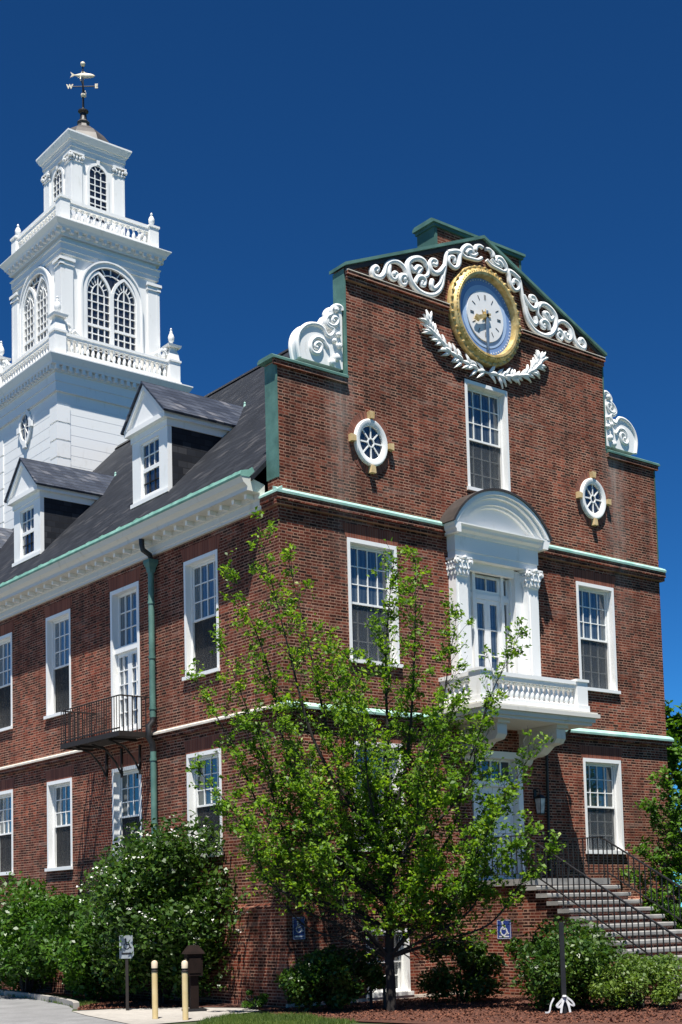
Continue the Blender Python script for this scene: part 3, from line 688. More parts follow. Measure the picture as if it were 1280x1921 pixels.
for nm, args in (('transom', (-.419, .419, 2.845, 3.295, .14, 1, 2, GLASS_BLUE, 'transom_light', .06)), ('a', (-.419, -.003, .03, 2.715, .14, 4, 1, GLASS_BLUE)), ('b', (.003, .419, .03, 2.715, .14, 4, 1, GLASS_BLUE)),
                 ('c', (-.699, -.512, .03, 2.715, .15, 4, 1, GLASS_DARK, 'side_light', .035)), ('d', (.512, .699, .03, 2.715, .15, 4, 1, GLASS_DARK, 'side_light', .035)), ('e', (-.699, -.512, 2.845, 3.295, .15, 1, 1, GLASS_DARK, 'side_light', .035)), ('f', (.512, .699, 2.845, 3.295, .15, 1, 1, GLASS_DARK, 'side_light', .035))):
    k0 = len(fr.children); before = set(fr.children); glazed_door(fr, *args)
    for c in fr.children:
        if c not in before: c.location = (0, 0, 6.4)
bpy.data.objects.remove(bx)

# ------------------------------------------------------------------ white stone balcony
bal = empty('balcony', (6.06, 0, 6.05), 0, hall)
BH, BD = 1.72, 1.36
m = MB()
for (e, z0, z1) in ((.06, 0, .07), (.12, .071, .17), (.20, .171, .26), (.16, .261, .30)): m.box(-BH - e, BH + e, -BD - e, -.001, z0, z1)
m.build('slab', CREAM, bal)
def baluster_prof(h, r): return [(r * 1.15, 0), (r * 1.15, h * .08), (r * .7, h * .12), (r * 1.25, h * .34), (r * 1.05, h * .48), (r * .6, h * .72), (r * .55, h * .82), (r * 1.0, h * .88), (r * 1.15, h * .92), (r * 1.15, h)]
def balustrade(m, p0, p1, z0, zb, zt, z1, n, r=.05, wd=.1, plinth=.13):
    """plinth z0-zb, balusters zb-zt, rail zt-z1 between two points (axis aligned)"""
    (xa, ya), (xb, yb) = p0, p1; al = 'x' if abs(xb - xa) > abs(yb - ya) else 'y'
    def bar(w_, za, zb_):
        if al == 'x': m.box(min(xa, xb), max(xa, xb), ya - w_, ya + w_, za, zb_)
        else: m.box(xa - w_, xa + w_, min(ya, yb), max(ya, yb), za, zb_)
    bar(plinth, z0, zb); bar(wd * .85, zt, zt + (z1 - zt) * .5); bar(wd * 1.15, zt + (z1 - zt) * .5 + .001, z1)
    for i in range(n):
        t = (i + .5) / n; m.lathe([(a, b_ + zb + .001) for a, b_ in baluster_prof(zt - zb - .002, r)], (xa + (xb - xa) * t, ya + (yb - ya) * t, 0), 8)
m = MB(); P_ = .17
balustrade(m, (-BH + P_ * 2, -BD + .15), (BH - P_ * 2, -BD + .15), .301, .46, .86, 1.04, 17, .062, .12, .14)
for s_ in (-1, 1): balustrade(m, (s_ * (BH - .15), -BD + P_ * 2), (s_ * (BH - .15), -.002), .301, .46, .86, 1.04, 6, .062, .12, .14)
m.build('balustrade', WHITE, bal, True)
m = MB()
for s_ in (-1, 1):
    a0, a1 = sorted((s_ * (BH + .01), s_ * (BH - P_ * 2 + .002))); m.box(a0, a1, -BD - .01, -BD + P_ * 2 - .002, .301, 1.02)
    m.box(a0 - .03, a1 + .03, -BD - .04, -BD + P_ * 2 + .028, 1.021, 1.08); m.box(a0 - .025, a1 + .025, -BD - .035, -BD + P_ * 2 + .022, .3015, .47)
build_each(m, 'corner_post', WHITE, bal)
BR = [(0, -.02), (0, -.78), (-.05, -.84), (-.11, -.80), (-.16, -.70), (-.3, -.66), (-.48, -.66), (-.62, -.62), (-.74, -.54), (-.85, -.46), (-1.0, -.44), (-1.12, -.42), (-1.20, -.32), (-1.20, -.12), (-1.16, -.02)]
for s_ in (-1, 1):
    x0, x1 = sorted((s_ * .95 - .15, s_ * .95 + .15)); m = MB(); m.prism(BR, lambda a, z, d: (d, a - .001, z), x0, x1)
    sp = [(-.62 + .02 * k * math.cos(k * .8), -.35 + .013 * k * math.sin(k * .8)) for k in range(3, 17)]
    for xx in (x0, x1):
        m.tube([(xx, a, z) for a, z in smooth_path([(a, z, 0) for a, z in sp], 3) and [(v.x, v.y) for v in smooth_path([(a, z, 0) for a, z in sp], 3)]], .022, 6)
        m.tube([(xx, -.12, -.62), (xx, -.2, -.45), (xx, -.14, -.25), (xx, -.25, -.15)], .022, 6); m.tube([(xx, -1.1, -.2), (xx, -1.0, -.32), (xx, -.9, -.25), (xx, -.98, -.17)], .02, 6)
    m.box(x0 - .04, x1 + .04, -1.26, -.001, -.075, -.001)
    m.build('bracket', CREAM, bal)
# drain elbow from the balcony, dark pipe down the wall
m = MB(); m.tube([(1.98, -.55, .16), (2.05, -.5, .16), (2.06, -.46, .02), (2.0, -.3, -.12), (1.85, -.16, -.22), (1.62, -.16, -.3), (1.62, -.1, -.6), (1.62, -.06, -3.4)], .035, 8); m.build('drain_pipe', IRON, bal, True)

# ------------------------------------------------------------------ roof, cornice of the side wall
def roof_z(x): return 17.87 - 1.046 * (XC - x)
m = MB(); T = .12
m.prism([(-.36, roof_z(-.36)), (XC, 17.87), (W + .36, roof_z(-.36)), (W + .36, roof_z(-.36) - T), (XC, 17.87 - T * 1.4), (-.36, roof_z(-.36) - T)], lambda a, z, d: (a, d, z), .39, LEN - .3)
roof = m.build('roof', SLATE, hall)
m = MB(); m.prism([(XC - .16, 17.76), (XC, 17.93), (XC + .16, 17.76), (XC, 17.88)], lambda a, z, d: (a, d, z), .7, LEN - .3); m.build('ridge_cap', IRON, roof)
prof = [(-.001, 10.38), (-.07, 10.38), (-.07, 10.44), (-.09, 10.46), (-.09, 10.58), (-.13, 10.60), (-.13, 10.71), (-.44, 10.715), (-.44, 10.80), (-.47, 10.83), (-.54, 10.88), (-.58, 10.96), (-.60, 11.0), (-.38, 11.0), (-.001, 10.9)]
m = MB(); m.prism(prof, lambda a, z, d: (a, d, z), .48, LEN)
y = .75
cor = m.build('cornice', CREAM, hall)
mo = MB().box(-.32, -.131, -.042, .042, 10.615, 10.714).build('modillion', WHITE, hall)
while y < 18:
    q = mo if y < .8 else copy_tree(mo)
    q.location = (0, y, 0); y += .47
m = MB(); m.prism([(-.61, 10.995), (-.63, 11.03), (-.60, 11.11), (-.45, 11.15), (-.3, 11.18), (-.25, 11.13), (-.4, 11.001)], lambda a, z, d: (a, d, z), .47, LEN)
m.add([(-.60, .50, 11.02), (-.60, 1.3, 11.03), (-.30, .50, 11.24), (-.28, .95, 11.2), (-.20, .50, 11.12), (-.20, 1.3, 11.12)], [(0, 1, 3, 2), (0, 2, 4), (1, 5, 3), (2, 3, 5, 4), (0, 4, 5, 1)])
rng = random.Random(3); yy = .8
while yy < 24:   # lifted seams of the old copper gutter
    m.prism([(-.61, 11.10), (-.5, 11.17 + rng.uniform(0, .03)), (-.36, 11.19), (-.4, 11.08)], lambda a, z, d: (a, d, z), yy, yy + .04); yy += rng.uniform(.6, 1.1)
m.build('gutter', COPPER_MID, cor)
# downspout
dy = 4.96; ds = empty('downspout', (-.12, dy, 0), 0, hall)
MB().tube([(-.26, 0, 10.72), (-.26, 0, 10.60), (-.24, -.02, 10.46), (-.05, -.02, 10.36), (-.02, 0, 10.26)], .065, 10).build('elbow', IRON, ds, True)
m = MB(); m.frus((-.02, 0), .085, 10.06, .125, 10.16); m.frus((-.02, 0), .13, 10.161, .13, 10.25); m.frus((-.02, 0), .07, 9.95, .085, 10.059); m.build('leader_head', COPPER, ds)
m = MB(); m.lathe([(.072, 6.5), (.072, 9.95)], (-.02, 0, 0), 12); m.lathe([(.072, .1), (.072, 5.75)], (-.02, 0, 0), 12)
for z in (9.2, 7.9, 6.7, 5.5, 4.0, 2.6): m.lathe([(.086, z), (.086, z + .06)], (-.02, 0, 0), 12)
build_each(m, 'pipe', COPPER, ds, True)
MB().tube([(-.02, 0, 6.52), (-.02, 0, 6.42), (-.13, 0, 6.30), (-.14, 0, 6.05), (-.04, 0, 5.90), (-.02, 0, 5.72)], .075, 10).build('offset_bend', IRON, ds, True)
# iron balcony under the French window
ib = empty('iron_balcony', (0, 6.55, 6.12), 0, hall)
y0, y1, xo = -1.52, 1.40, -1.0
m = MB(); m.box(xo, xo + .05, y0, y1, -.07, .05); m.box(-.05, -.002, y0, y1, -.07, .0); m.box(xo + .051, -.051, y0, y0 + .05, -.07, .05); m.box(xo + .051, -.051, y1 - .05, y1, -.07, .05)
yy = y0 + .09
while yy < y1 - .06: m.box(xo + .052, -.052, yy, yy + .05, -.02, .0); yy += .085
for yb in (y0 + .7, y1 - .6): m.box(xo + .05, -.05, yb, yb + .06, -.072, -.021)
m.build('grating', RUST, ib)
m = MB(); zt = .86
m.box(xo, xo + .045, y0, y1, zt, zt + .02); m.box(xo + .046, -.002, y0, y0 + .04, zt, zt + .03); m.box(xo + .046, -.002, y1 - .04, y1, zt, zt + .03)
m.box(xo, xo + .035, y0, y1, .10, .13); 
n = 24
for i in range(n + 1): yb = y0 + (y1 - y0 - .03) * i / n; m.box(xo + .012, xo + .026, yb, yb + .014, .05, zt)
for i in range(1, 8):
    xb = xo + (-.05 - xo) * i / 8
    for yb in (y0 + .005, y1 - .032): m.box(xb, xb + .022, yb, yb + .022, .05, zt)
m.build('railing', RUST, ib)
m = MB()
for yb in (y0 + .75, 0.1, y1 - .55): m.tube([(xo + .15, yb, -.075), (-.45, yb, -.2), (-.18, yb, -.5), (-.05, yb, -.75)], .025, 6); m.box(-.05, -.002, yb - .025, yb + .025, -.85, -.073)
build_each(m, 'bracket', RUST, ib)
# ------------------------------------------------------------------ dormers
def make_dormer():
    """origin on roof at face centre; face looks -x"""
    X0 = .8; zb, ze, za = 12.22, 13.92, 15.22; hw_ = .86
    root = empty('dormer', (0, 0, 0), 0, hall)
    b = cells([-hw_, hw_, -.45, .45], [zb, ze, 12.42, 13.80], lambda u, v: not (-.45 < u < .45 and 12.42 < v < 13.80), mapYZ, X0, X0 + .12)
    b.box(X0 - .05, X0 - .001, -hw_ - .05, hw_ + .05, zb + .02, zb + .12)
    b.build('dormer_front', WHITE, root)
    m = MB()
    for s_ in (-1, 1):
        a0, a1 = sorted((s_ * hw_, s_ * (hw_ - .1)))
        m.prism([(X0 + .121, zb), (2.45, roof_z(2.45) - .05), (2.45, ze), (X0 + .121, ze)], lambda a, z, d: (a, d, z), a0, a1)
    build_each(m, 'cheek', SLATE, root)
    m = MB()   # entablature and open gable boards
    for s_ in (-1, 1):
        a0, a1 = sorted((s_ * (hw_ + .03), s_ * (hw_ - .15))); m.box(X0 - .03, 2.6, a0, a1, ze + .001, ze + .17)
        a0, a1 = sorted((s_ * (hw_ + .13), s_ * (hw_ - .15))); m.box(X0 - .16, 2.85, a0, a1, ze + .171, ze + .30)
    m.box(X0 - .03, X0 + .12, -hw_ + .15, hw_ - .15, ze + .001, ze + .17); m.box(X0 - .16, X0 + .12, -hw_ + .15, hw_ - .15, ze + .171, ze + .30)
    m.prism([(-hw_ - .06, ze + .301), (hw_ + .06, ze + .301), (0, za - .06)], mapYZ, X0 - .1, X0 + .12)
    for s_ in (-1, 1): m.prism([(s_ * (hw_ + .14), ze + .301), (0, za - .03), (0, za - .16), (s_ * (hw_ - .02), ze + .301)], mapYZ, X0 - .17, X0 - .101)
    m.build('dormer_gable', WHITE, root)
    m = MB()
    for s_ in (-1, 1):
        q = [(s_ * (hw_ + .19), ze + .27), (0, za), (0, za + .055), (s_ * (hw_ + .22), ze + .32)]
        n = len(q); xe = [2.95, 3.78, 3.8, 2.98]
        m.add([(X0 - .22, a, z) for a, z in q] + [(xe[i], a, z) for i, (a, z) in enumerate(q)], [(0, 1, 2, 3), (7, 6, 5, 4)] + [(i, i + 4, (i + 1) % 4 + 4, (i + 1) % 4) for i in range(4)])
    m.build('dormer_roof', SLATE_LIGHT, root)
    m = MB(); x0, x1 = -.449, .449; z0, z1 = 12.421, 13.799; zm = 13.10; f_ = .05; xs = X0 + .05
    for za_, zb_ in ((zm, z1), (z0, zm - .001)):
        m.box(xs, xs + .04, x0, x0 + f_, za_, zb_); m.box(xs, xs + .04, x1 - f_, x1, za_, zb_); m.box(xs, xs + .04, x0 + f_, x1 - f_, za_, za_ + .05); m.box(xs, xs + .04, x0 + f_, x1 - f_, zb_ - .05, zb_)
    for c in (1, 2): yc = x0 + f_ + (x1 - x0 - 2 * f_) * c / 3; m.box(xs + .005, xs + .03, yc - .012, yc + .012, zm + .05, z1 - .05)
    zc = (zm + z1) / 2; m.box(xs + .007, xs + .028, x0 + f_, x1 - f_, zc - .012, zc + .012)
    m.build('sash', WHITE, root)
    m = MB(); 
    for c in (1, 2): yc = x0 + f_ + (x1 - x0 - 2 * f_) * c / 3; m.box(xs + .005, xs + .03, yc - .01, yc + .01, z0 + .05, zm - .051)
    zc = (z0 + zm) / 2; m.box(xs + .007, xs + .028, x0 + f_, x1 - f_, zc - .01, zc + .01); m.build('screened_sash', IRON, root)
    MB().box(xs + .031, xs + .039, x0 + .02, x1 - .02, z0 + .02, z1 - .02).build('pane', GLASS_DARK, root)
    MB().lathe([(.05, 0), (.03, .1), (.035, .14), (.01, .17)], (3.72, 0, 15.24), 8).build('finial', COPPER_PALE, root)
    return root
d1 = make_dormer(); put(d1, 0, 6.53, 0)
for y in (13.5, 20.5, 27.5): put(copy_tree(d1), 0, y, 0)

# ------------------------------------------------------------------ tower
TX, TY = XC, 19.93; tower = empty('tower', (TX, TY, 0), 0, hall); O = (0, 0)
def four(fn):
    """call fn(m-transform) for four sides; fn gets mapper (u along face, out, z) -> xyz"""
    for k in range(4):
        c, s_ = math.cos(k * math.pi / 2), math.sin(k * math.pi / 2)
        fn(lambda u, o, z, c=c, s_=s_: (u * c + o * s_, u * s_ - o * c, z), k)
def pbox(m, T_, u0, u1, o0, o1, z0, z1):
    m.add([T_(u, o, z) for z in (z0, z1) for u, o in ((u0, o0), (u1, o0), (u1, o1), (u0, o1))], [(0, 3, 2, 1), (4, 5, 6, 7), (0, 1, 5, 4), (1, 2, 6, 5), (2, 3, 7, 6), (3, 0, 4, 7)])
# stage 1: clapboards with quoins
m = MB(); z = 12.0; i = 0
while z < 19.45: m.frus(O, 2.2925, z, 2.2895, min(z + .345, 19.5)); z += .348
m.build('clapboard_stage', WHITE, tower)
m = MB(); z = 12.3; i = 0
while z < 18.7:
    l = .50
    for sx in (-1, 1):
        for sy in (-1, 1):
            a0, a1 = sorted((sx * 2.325, sx * (2.325 - l))); b0, b1 = sorted((sy * 2.325, sy * (2.325 - l))); m.box(a0, a1, b0, b1, z, z + .545)
    z += .60; i += 1
build_each(m, 'quoin', WHITE, tower, False, .1)
m = MB(); m.frus(O, 2.38, 19.30, 2.38, 19.62); m.frus(O, 2.41, 19.621, 2.41, 19.92)
m.frus(O, 2.46, 19.921, 2.46, 20.12); m.frus(O, 2.60, 20.121, 2.62, 20.20); m.frus(O, 2.62, 20.201, 2.74, 20.40); m.frus(O, 2.74, 20.401, 2.74, 20.44)
def dent(T_, k, m=m, a=2.46, n=21, z0=19.96, z1=20.119, w_=.055, o=.13):
    for i in range(n): u = -a - o * .5 + (2 * a + o) * (i + .5) / n; pbox(m, T_, u - w_, u + w_, a - .01, a + o, z0, z1)
four(dent); m.build('cornice', WHITE, tower)
def tower_balustrade(H, z0, zb, zt, z1, n, pw):
    m = MB()
    for sx, sy in ((-1, -1), (1, -1), (1, 1), (-1, 1)):
        m.box(min(sx * H, sx * (H - pw)), max(sx * H, sx * (H - pw)), min(sy * H, sy * (H - pw)), max(sy * H, sy * (H - pw)), z0, z1 - .06)
        cx, cy = sx * (H - pw / 2), sy * (H - pw / 2); m.frus((cx, cy), pw / 2 + .035, z1 - .059, pw / 2 + .035, z1 + .012); m.frus((cx, cy), pw / 2 + .03, z0, pw / 2 + .03, z0 + .17)
    e = H - pw - .002; q = H - pw * .5
    for a, b_ in (((-e, -q), (e, -q)), ((-e, q), (e, q)), ((-q, -e), (-q, e)), ((q, -e), (q, e))): balustrade(m, a, b_, z0, zb, zt, z1, n, .055, .1, .14)
    # the solid backing behind the balusters
    return m.build('balustrade', WHITE, tower, True)
tower_balustrade(2.42, 20.441, 20.74, 21.20, 21.38, 20, .42)
# corner pedestals with scrolls and urns
m = MB()
for sx, sy in ((-1, -1), (1, -1), (1, 1), (-1, 1)):
    cx, cy = sx * 2.20, sy * 2.20; z = 21.40
    m.frus((cx, cy), .21, z, .17, z + .30); m.frus((cx, cy), .15, z + .301, .13, z + .46); m.frus((cx, cy), .25, z + .461, .27, z + .54); m.frus((cx, cy), .15, z + .541, .09, z + .62)
    m.lathe([(.06, 0), (.04, .05), (.10, .14), (.115, .26), (.08, .36), (.05, .40), (.06, .44), (.03, .50), (.045, .55), (.01, .60)], (cx, cy, z + .62), 12)
    for ax in (0, 1):
        pts = []
        for i in range(22):
            t = i / 21; a = 4.6 * t * 1.6; r = .17 * (1 - .75 * t); pts.append((.38 - r * math.cos(a), .18 + r * math.sin(a)))
        for L in (pts, [(.15, .42), (.24, .36), (.3, .33)], [(.5, .06), (.62, .16), (.72, .08), (.82, .05)]):
            P3 = [((cx - sx * a, cy, z + b_) if ax == 0 else (cx, cy - sy * a, z + b_)) for a, b_ in L]; m.tube(P3, .06, 7)
build_each(m, 'corner_urn', WHITE, tower, True, .03)
# stage 2: belfry with pointed tracery
m = MB(); m.frus(O, 1.84, 20.441, 1.84, 24.95)
def st2(T_, k, m=m):
    for s_ in (-1, 1):
        u0, u1 = sorted((s_ * 1.92, s_ * 1.46)); pbox(m, T_, u0, u1, 1.80, 1.915, 20.75, 23.95)
        u0, u1 = sorted((s_ * 1.96, s_ * 1.42)); pbox(m, T_, u0, u1, 1.80, 1.95, 23.951, 24.02); pbox(m, T_, u0 - .02, u1 + .02, 1.80, 1.985, 24.10, 24.2); pbox(m, T_, u0 + .02, u1 - .02, 1.80, 1.925, 24.021, 24.099)
four(st2); m.frus(O, 1.90, 24.35, 1.90, 24.50); m.frus(O, 1.93, 24.501, 1.93, 24.72); m.frus(O, 1.97, 24.721, 1.97, 24.76)
m.build('belfry_stage', WHITE, tower)
m = MB(); m.frus(O, 1.96, 24.951, 1.96, 25.08); m.frus(O, 2.10, 25.16, 2.13, 25.24); m.frus(O, 2.13, 25.241, 2.25, 25.38); m.frus(O, 2.25, 25.381, 2.25, 25.41); m.frus(O, 1.97, 25.081, 1.97, 25.159)
four(lambda T_, k, m=m: dent(T_, k, m, 1.97, 13, 25.03, 25.158, .06, .13)); m.build('belfry_cornice', WHITE, tower)
def arch_pts(u0, u1, zs, zb, pointed, n=10):
    """outline: up left side, over arch, down right side"""
    w_ = u1 - u0; L = [(u0, zb)]
    if pointed:
        L += [(u1 - w_ * math.cos(t * math.pi / 3 / n), zs + w_ * math.sin(t * math.pi / 3 / n)) for t in range(n + 1)]
        L += [(u0 + w_ * math.cos(t * math.pi / 3 / n), zs + w_ * math.sin(t * math.pi / 3 / n)) for t in range(n - 1, -1, -1)]
    else:
        c = (u0 + u1) / 2; L += [(c - w_ / 2 * math.cos(math.pi * t / (2 * n)), zs + w_ / 2 * math.sin(math.pi * t / (2 * n))) for t in range(2 * n + 1)]
    return L + [(u1, zb)]
def strip(m, T_, pts, w_, o0, o1):
    """flat bar of half width w_ following pts in the face plane"""
    P = [Vector((a, b_)) for a, b_ in pts]; n = len(P); Lf, Rt = [], []
    for i, p in enumerate(P):
        t = (P[min(i + 1, n - 1)] - P[max(i - 1, 0)]).normalized(); nn = Vector((-t.y, t.x)) * w_; Lf.append(p + nn); Rt.append(p - nn)
    vs = []
    for i in range(n): vs += [T_(Lf[i].x, o1, Lf[i].y), T_(Rt[i].x, o1, Rt[i].y), T_(Rt[i].x, o0, Rt[i].y), T_(Lf[i].x, o0, Lf[i].y)]
    fs = [(4 * i + j, 4 * i + (j + 1) % 4, 4 * i + 4 + (j + 1) % 4, 4 * i + 4 + j) for i in range(n - 1) for j in range(4)] + [(0, 1, 2, 3), (4 * n - 1, 4 * n - 2, 4 * n - 3, 4 * n - 4)]
    m.add(vs, fs)
TW = mat_glass('belfry_glass', (.006, .007, .009), (.03, .034, .04), .03, 5)
for k in (0, 3):
    c, s_ = math.cos(k * math.pi / 2), math.sin(k * math.pi / 2); T_ = lambda u, o, z, c=c, s_=s_: (u * c + o * s_, u * s_ - o * c, z)
    U, ZS, ZB, ow = .98, 23.30, 21.0, 1.84
    m = MB(); strip(m, T_, arch_pts(-U - .08, U + .08, ZS, ZB, False), .09, ow - .02, ow + .11); strip(m, T_, arch_pts(-U - .19, U + .19, ZS, ZB, False), .03, ow - .02, ow + .15)
    win = m.build('belfry_window', WHITE, tower)
    m = MB(); P = arch_pts(-U, U, ZS, ZB, False); m.prism(P, lambda a, z, d: T_(a, d, z), ow + .004, ow + .012); m.build('belfry_pane', TW, tower)
    m = MB(); pbox(m, T_, -.075, .075, ow, ow + .10, ZB, ZS + .1)
    for sg in (-1, 1):
        u0, u1 = sorted((sg * .03, sg * U)); strip(m, T_, arch_pts(u0, u1, ZS - .1, ZB, True), .05, ow + .005, ow + .085)
        w_ = u1 - u0
        strip(m, T_, arch_pts(u0 + w_ * .25, u1 - w_ * .25, ZS - .08, ZB, True), .018, ow + .01, ow + .05); pbox(m, T_, (u0 + u1) / 2 - .017, (u0 + u1) / 2 + .017, ow + .01, ow + .048, ZB, ZS + .62)
        zz = ZB + .25; r_ = 0
        while zz < ZS + .0: hb = .045 if r_ == 3 else .017; pbox(m, T_, u0, u1, ow + .01, ow + (.065 if r_ == 3 else .046), zz - hb, zz + hb); zz += .285; r_ += 1
        cu = (u0 + u1) / 2
        for a in (.35, .75, 1.15, math.pi - .35, math.pi - .75, math.pi - 1.15):
            strip(m, T_, [(cu + .22 * math.cos(a) , ZS + .02 + .38 * math.sin(a) * .9), (cu + .46 * math.cos(a), ZS + .02 + .72 * math.sin(a))], .014, ow + .01, ow + .044)
    for a in (1.2, 1.57, 1.94): strip(m, T_, [(.55 * math.cos(a), ZS + .30 + .4 * math.sin(a)), (.98 * math.cos(a), ZS + .98 * math.sin(a))], .016, ow + .01, ow + .044)
    strip(m, T_, [(.62 * math.cos(.9 + .13 * i), ZS + .12 + .62 * math.sin(.9 + .13 * i)) for i in range(11)], .016, ow + .01, ow + .044)
    m.build('belfry_tracery', WHITE, tower)
tower_balustrade(1.92, 25.411, 25.68, 26.12, 26.36, 14, .36)
m = MB()
for sx, sy in ((1, -1), (1, 1), (-1, 1)): m.lathe([(.10, 0), (.10, .05), (.05, .08), (.10, .18), (.11, .3), (.06, .40), (.03, .42), (.05, .48), (.01, .55)], (sx * 1.74, sy * 1.74, 26.372), 12)
build_each(m, 'small_urn', WHITE, tower, True)
# stage 3: lantern
m = MB(); m.frus(O, 1.0, 25.411, 1.0, 28.95)
def st3(T_, k, m=m):
    for s_ in (-1, 1):
        u0, u1 = sorted((s_ * 1.06, s_ * .62)); pbox(m, T_, u0, u1, .97, 1.055, 25.6, 28.30)
        u0, u1 = sorted((s_ * 1.09, s_ * .59)); pbox(m, T_, u0, u1, .97, 1.085, 28.301, 28.35); pbox(m, T_, u0 - .02, u1 + .02, .97, 1.12, 28.55, 28.61)
four(st3); m.frus(O, 1.06, 28.611, 1.06, 28.80); m.frus(O, 1.09, 28.801, 1.09, 28.95)
m.build('lantern_stage', WHITE, tower)
m = MB()
for k in range(4):
    c, s_ = math.cos(k * math.pi / 2), math.sin(k * math.pi / 2); T_ = lambda u, o, z, c=c, s_=s_: (u * c + o * s_, u * s_ - o * c, z)
    for sg in (-1, 1):
        for du in (-.24, .24):
            p = T_(sg * .84 + du * .92, 1.09, 28.47); m.lathe([(.065, -.05), (.065, .05)], p, 10, 'y' if k % 2 == 0 else 'x'); m.lathe([(.03, -.06), (.03, .06)], p, 8, 'y' if k % 2 == 0 else 'x')
        for du in (-.12, 0, .12): p = T_(sg * .84 + du, 1.09, 28.42); m.lathe([(.02, -.05), (.04, 0), (.03, .06)], p, 8)
build_each(m, 'ionic_capital', WHITE, tower, True, .06)
m = MB(); m.frus(O, 1.11, 28.951, 1.12, 29.02); m.frus(O, 1.16, 29.021, 1.26, 29.22); m.frus(O, 1.26, 29.221, 1.26, 29.28); m.build('lantern_cornice', WHITE, tower)
m = MB(); m.lathe([(1.08, 29.281), (1.03, 29.45), (.92, 29.72), (.74, 29.95), (.48, 30.16), (.24, 30.30), (.2, 30.42), (.24, 30.5), (.16, 30.58)], (0, 0, 0), 8); m.build('lantern_dome', DOME, tower)
for k in (0, 3):
    c, s_ = math.cos(k * math.pi / 2), math.sin(k * math.pi / 2); T_ = lambda u, o, z, c=c, s_=s_: (u * c + o * s_, u * s_ - o * c, z)
    U, ZS, ZB, ow = .34, 28.06, 26.4, 1.0
    m = MB(); strip(m, T_, arch_pts(-U - .04, U + .04, ZS, ZB, False), .05, ow - .01, ow + .05); pbox(m, T_, -.06, .06, ow, ow + .08, ZS + U + .03, ZS + U + .22)
    m.build('lantern_window', WHITE, tower)
    m = MB(); m.prism(arch_pts(-U, U, ZS, ZB, False), lambda a, z, d: T_(a, d, z), ow + .003, ow + .009); m.build('lantern_pane', TW, tower)
    m = MB()
    for u in (-.115, .115): pbox(m, T_, u - .014, u + .014, ow + .01, ow + .035, ZB, ZS)
    zz = ZB + .1; r_ = 0
    while zz < ZS + .02: hb = .035 if r_ == 3 else .014; pbox(m, T_, -U, U, ow + .01, ow + .033, zz - hb, zz + hb); zz += .235; r_ += 1
    strip(m, T_, [(.115 * math.cos(a), ZS + .05 + .11 * math.sin(a)) for a in [math.pi * i / 8 for i in range(9)]], .013, ow + .01, ow + .034)
    for a in (.6, 1.2, 1.94, 2.54): strip(m, T_, [(.11 * math.cos(a), ZS + .05 + .11 * math.sin(a)), (.34 * math.cos(a), ZS + .34 * math.sin(a))], .012, ow + .01, ow + .034)
    m.build('lantern_muntin', WHITE, tower)
# oval window on the side face of stage 1
def oval(r0, r1, o0, o1, n=40):
    m = MB(); vs = []
    for i in range(n):
        a = 2 * math.pi * i / n
        for r, o in ((r1, o0), (r1, o1), (r0, o1), (r0, o0)): vs.append((-2.30 - o, r * .72 * math.cos(a), 18.74 + r * math.sin(a)))
    return m.add(vs, [(4 * i + j, 4 * ((i + 1) % n) + j, 4 * ((i + 1) % n) + (j + 1) % 4, 4 * i + (j + 1) % 4) for i in range(n) for j in range(4)])
m = oval(.45, .63, 0, .07)
for a in range(4):
    cy, cz = .62 * .74 * math.cos(a * math.pi / 2), 18.74 + .62 * math.sin(a * math.pi / 2); m.box(-2.40, -2.31, cy - .1, cy + .1, cz - .1, cz + .1)
m.build('oval_window', WHITE, tower)
m = MB(); m.add([(-2.325, .47 * .72 * math.cos(2 * math.pi * i / 30), 18.74 + .47 * math.sin(2 * math.pi * i / 30)) for i in range(30)], [tuple(range(30))]); m.build('oval_pane', TW, tower)
m = MB()
for i in range(4):
    a = math.pi * i / 4; dy, dz = 46 * .01 * .72 * math.cos(a), .46 * math.sin(a); m.tube([(-2.335, -dy, 18.74 - dz), (-2.335, dy, 18.74 + dz)], .013, 5)
m.build('oval_muntin', WHITE, tower)

# ------------------------------------------------------------------ weathervane
wv = empty('weathervane', (TX, TY, 30.58)); wv.rotation_euler = (0, 0, R(-38)); tag(wv, 'gilded fish weathervane with lettered arms on top of the white tower', 'weathervane')
MB().lathe([(.16, 0), (.13, .06), (.11, .28), (.19, .34), (.19, .38), (.07, .40), (.045, .5)], (0, 0, 0), 12).build('socket', IRON, wv, True)
m = MB(); m.lathe([(.042, .42), (.034, 1.28), (.022, 2.15)], (0, 0, 0), 8); m.build('pole', IRON, wv)
m = MB(); m.tube([(-.44, 0, 1.31), (.44, 0, 1.31)], .018, 6); m.tube([(0, -.44, 1.31), (0, .44, 1.31)], .018, 6); m.build('cross_arm', IRON, wv)
for zb, r in ((.97, .085), (2.16, .09)): MB().lathe([(r * math.sin(math.pi * i / 10) + .001, zb - r * math.cos(math.pi * i / 10)) for i in range(11)], (0, 0, 0), 12).build('ball', PALEGOLD, wv, True)
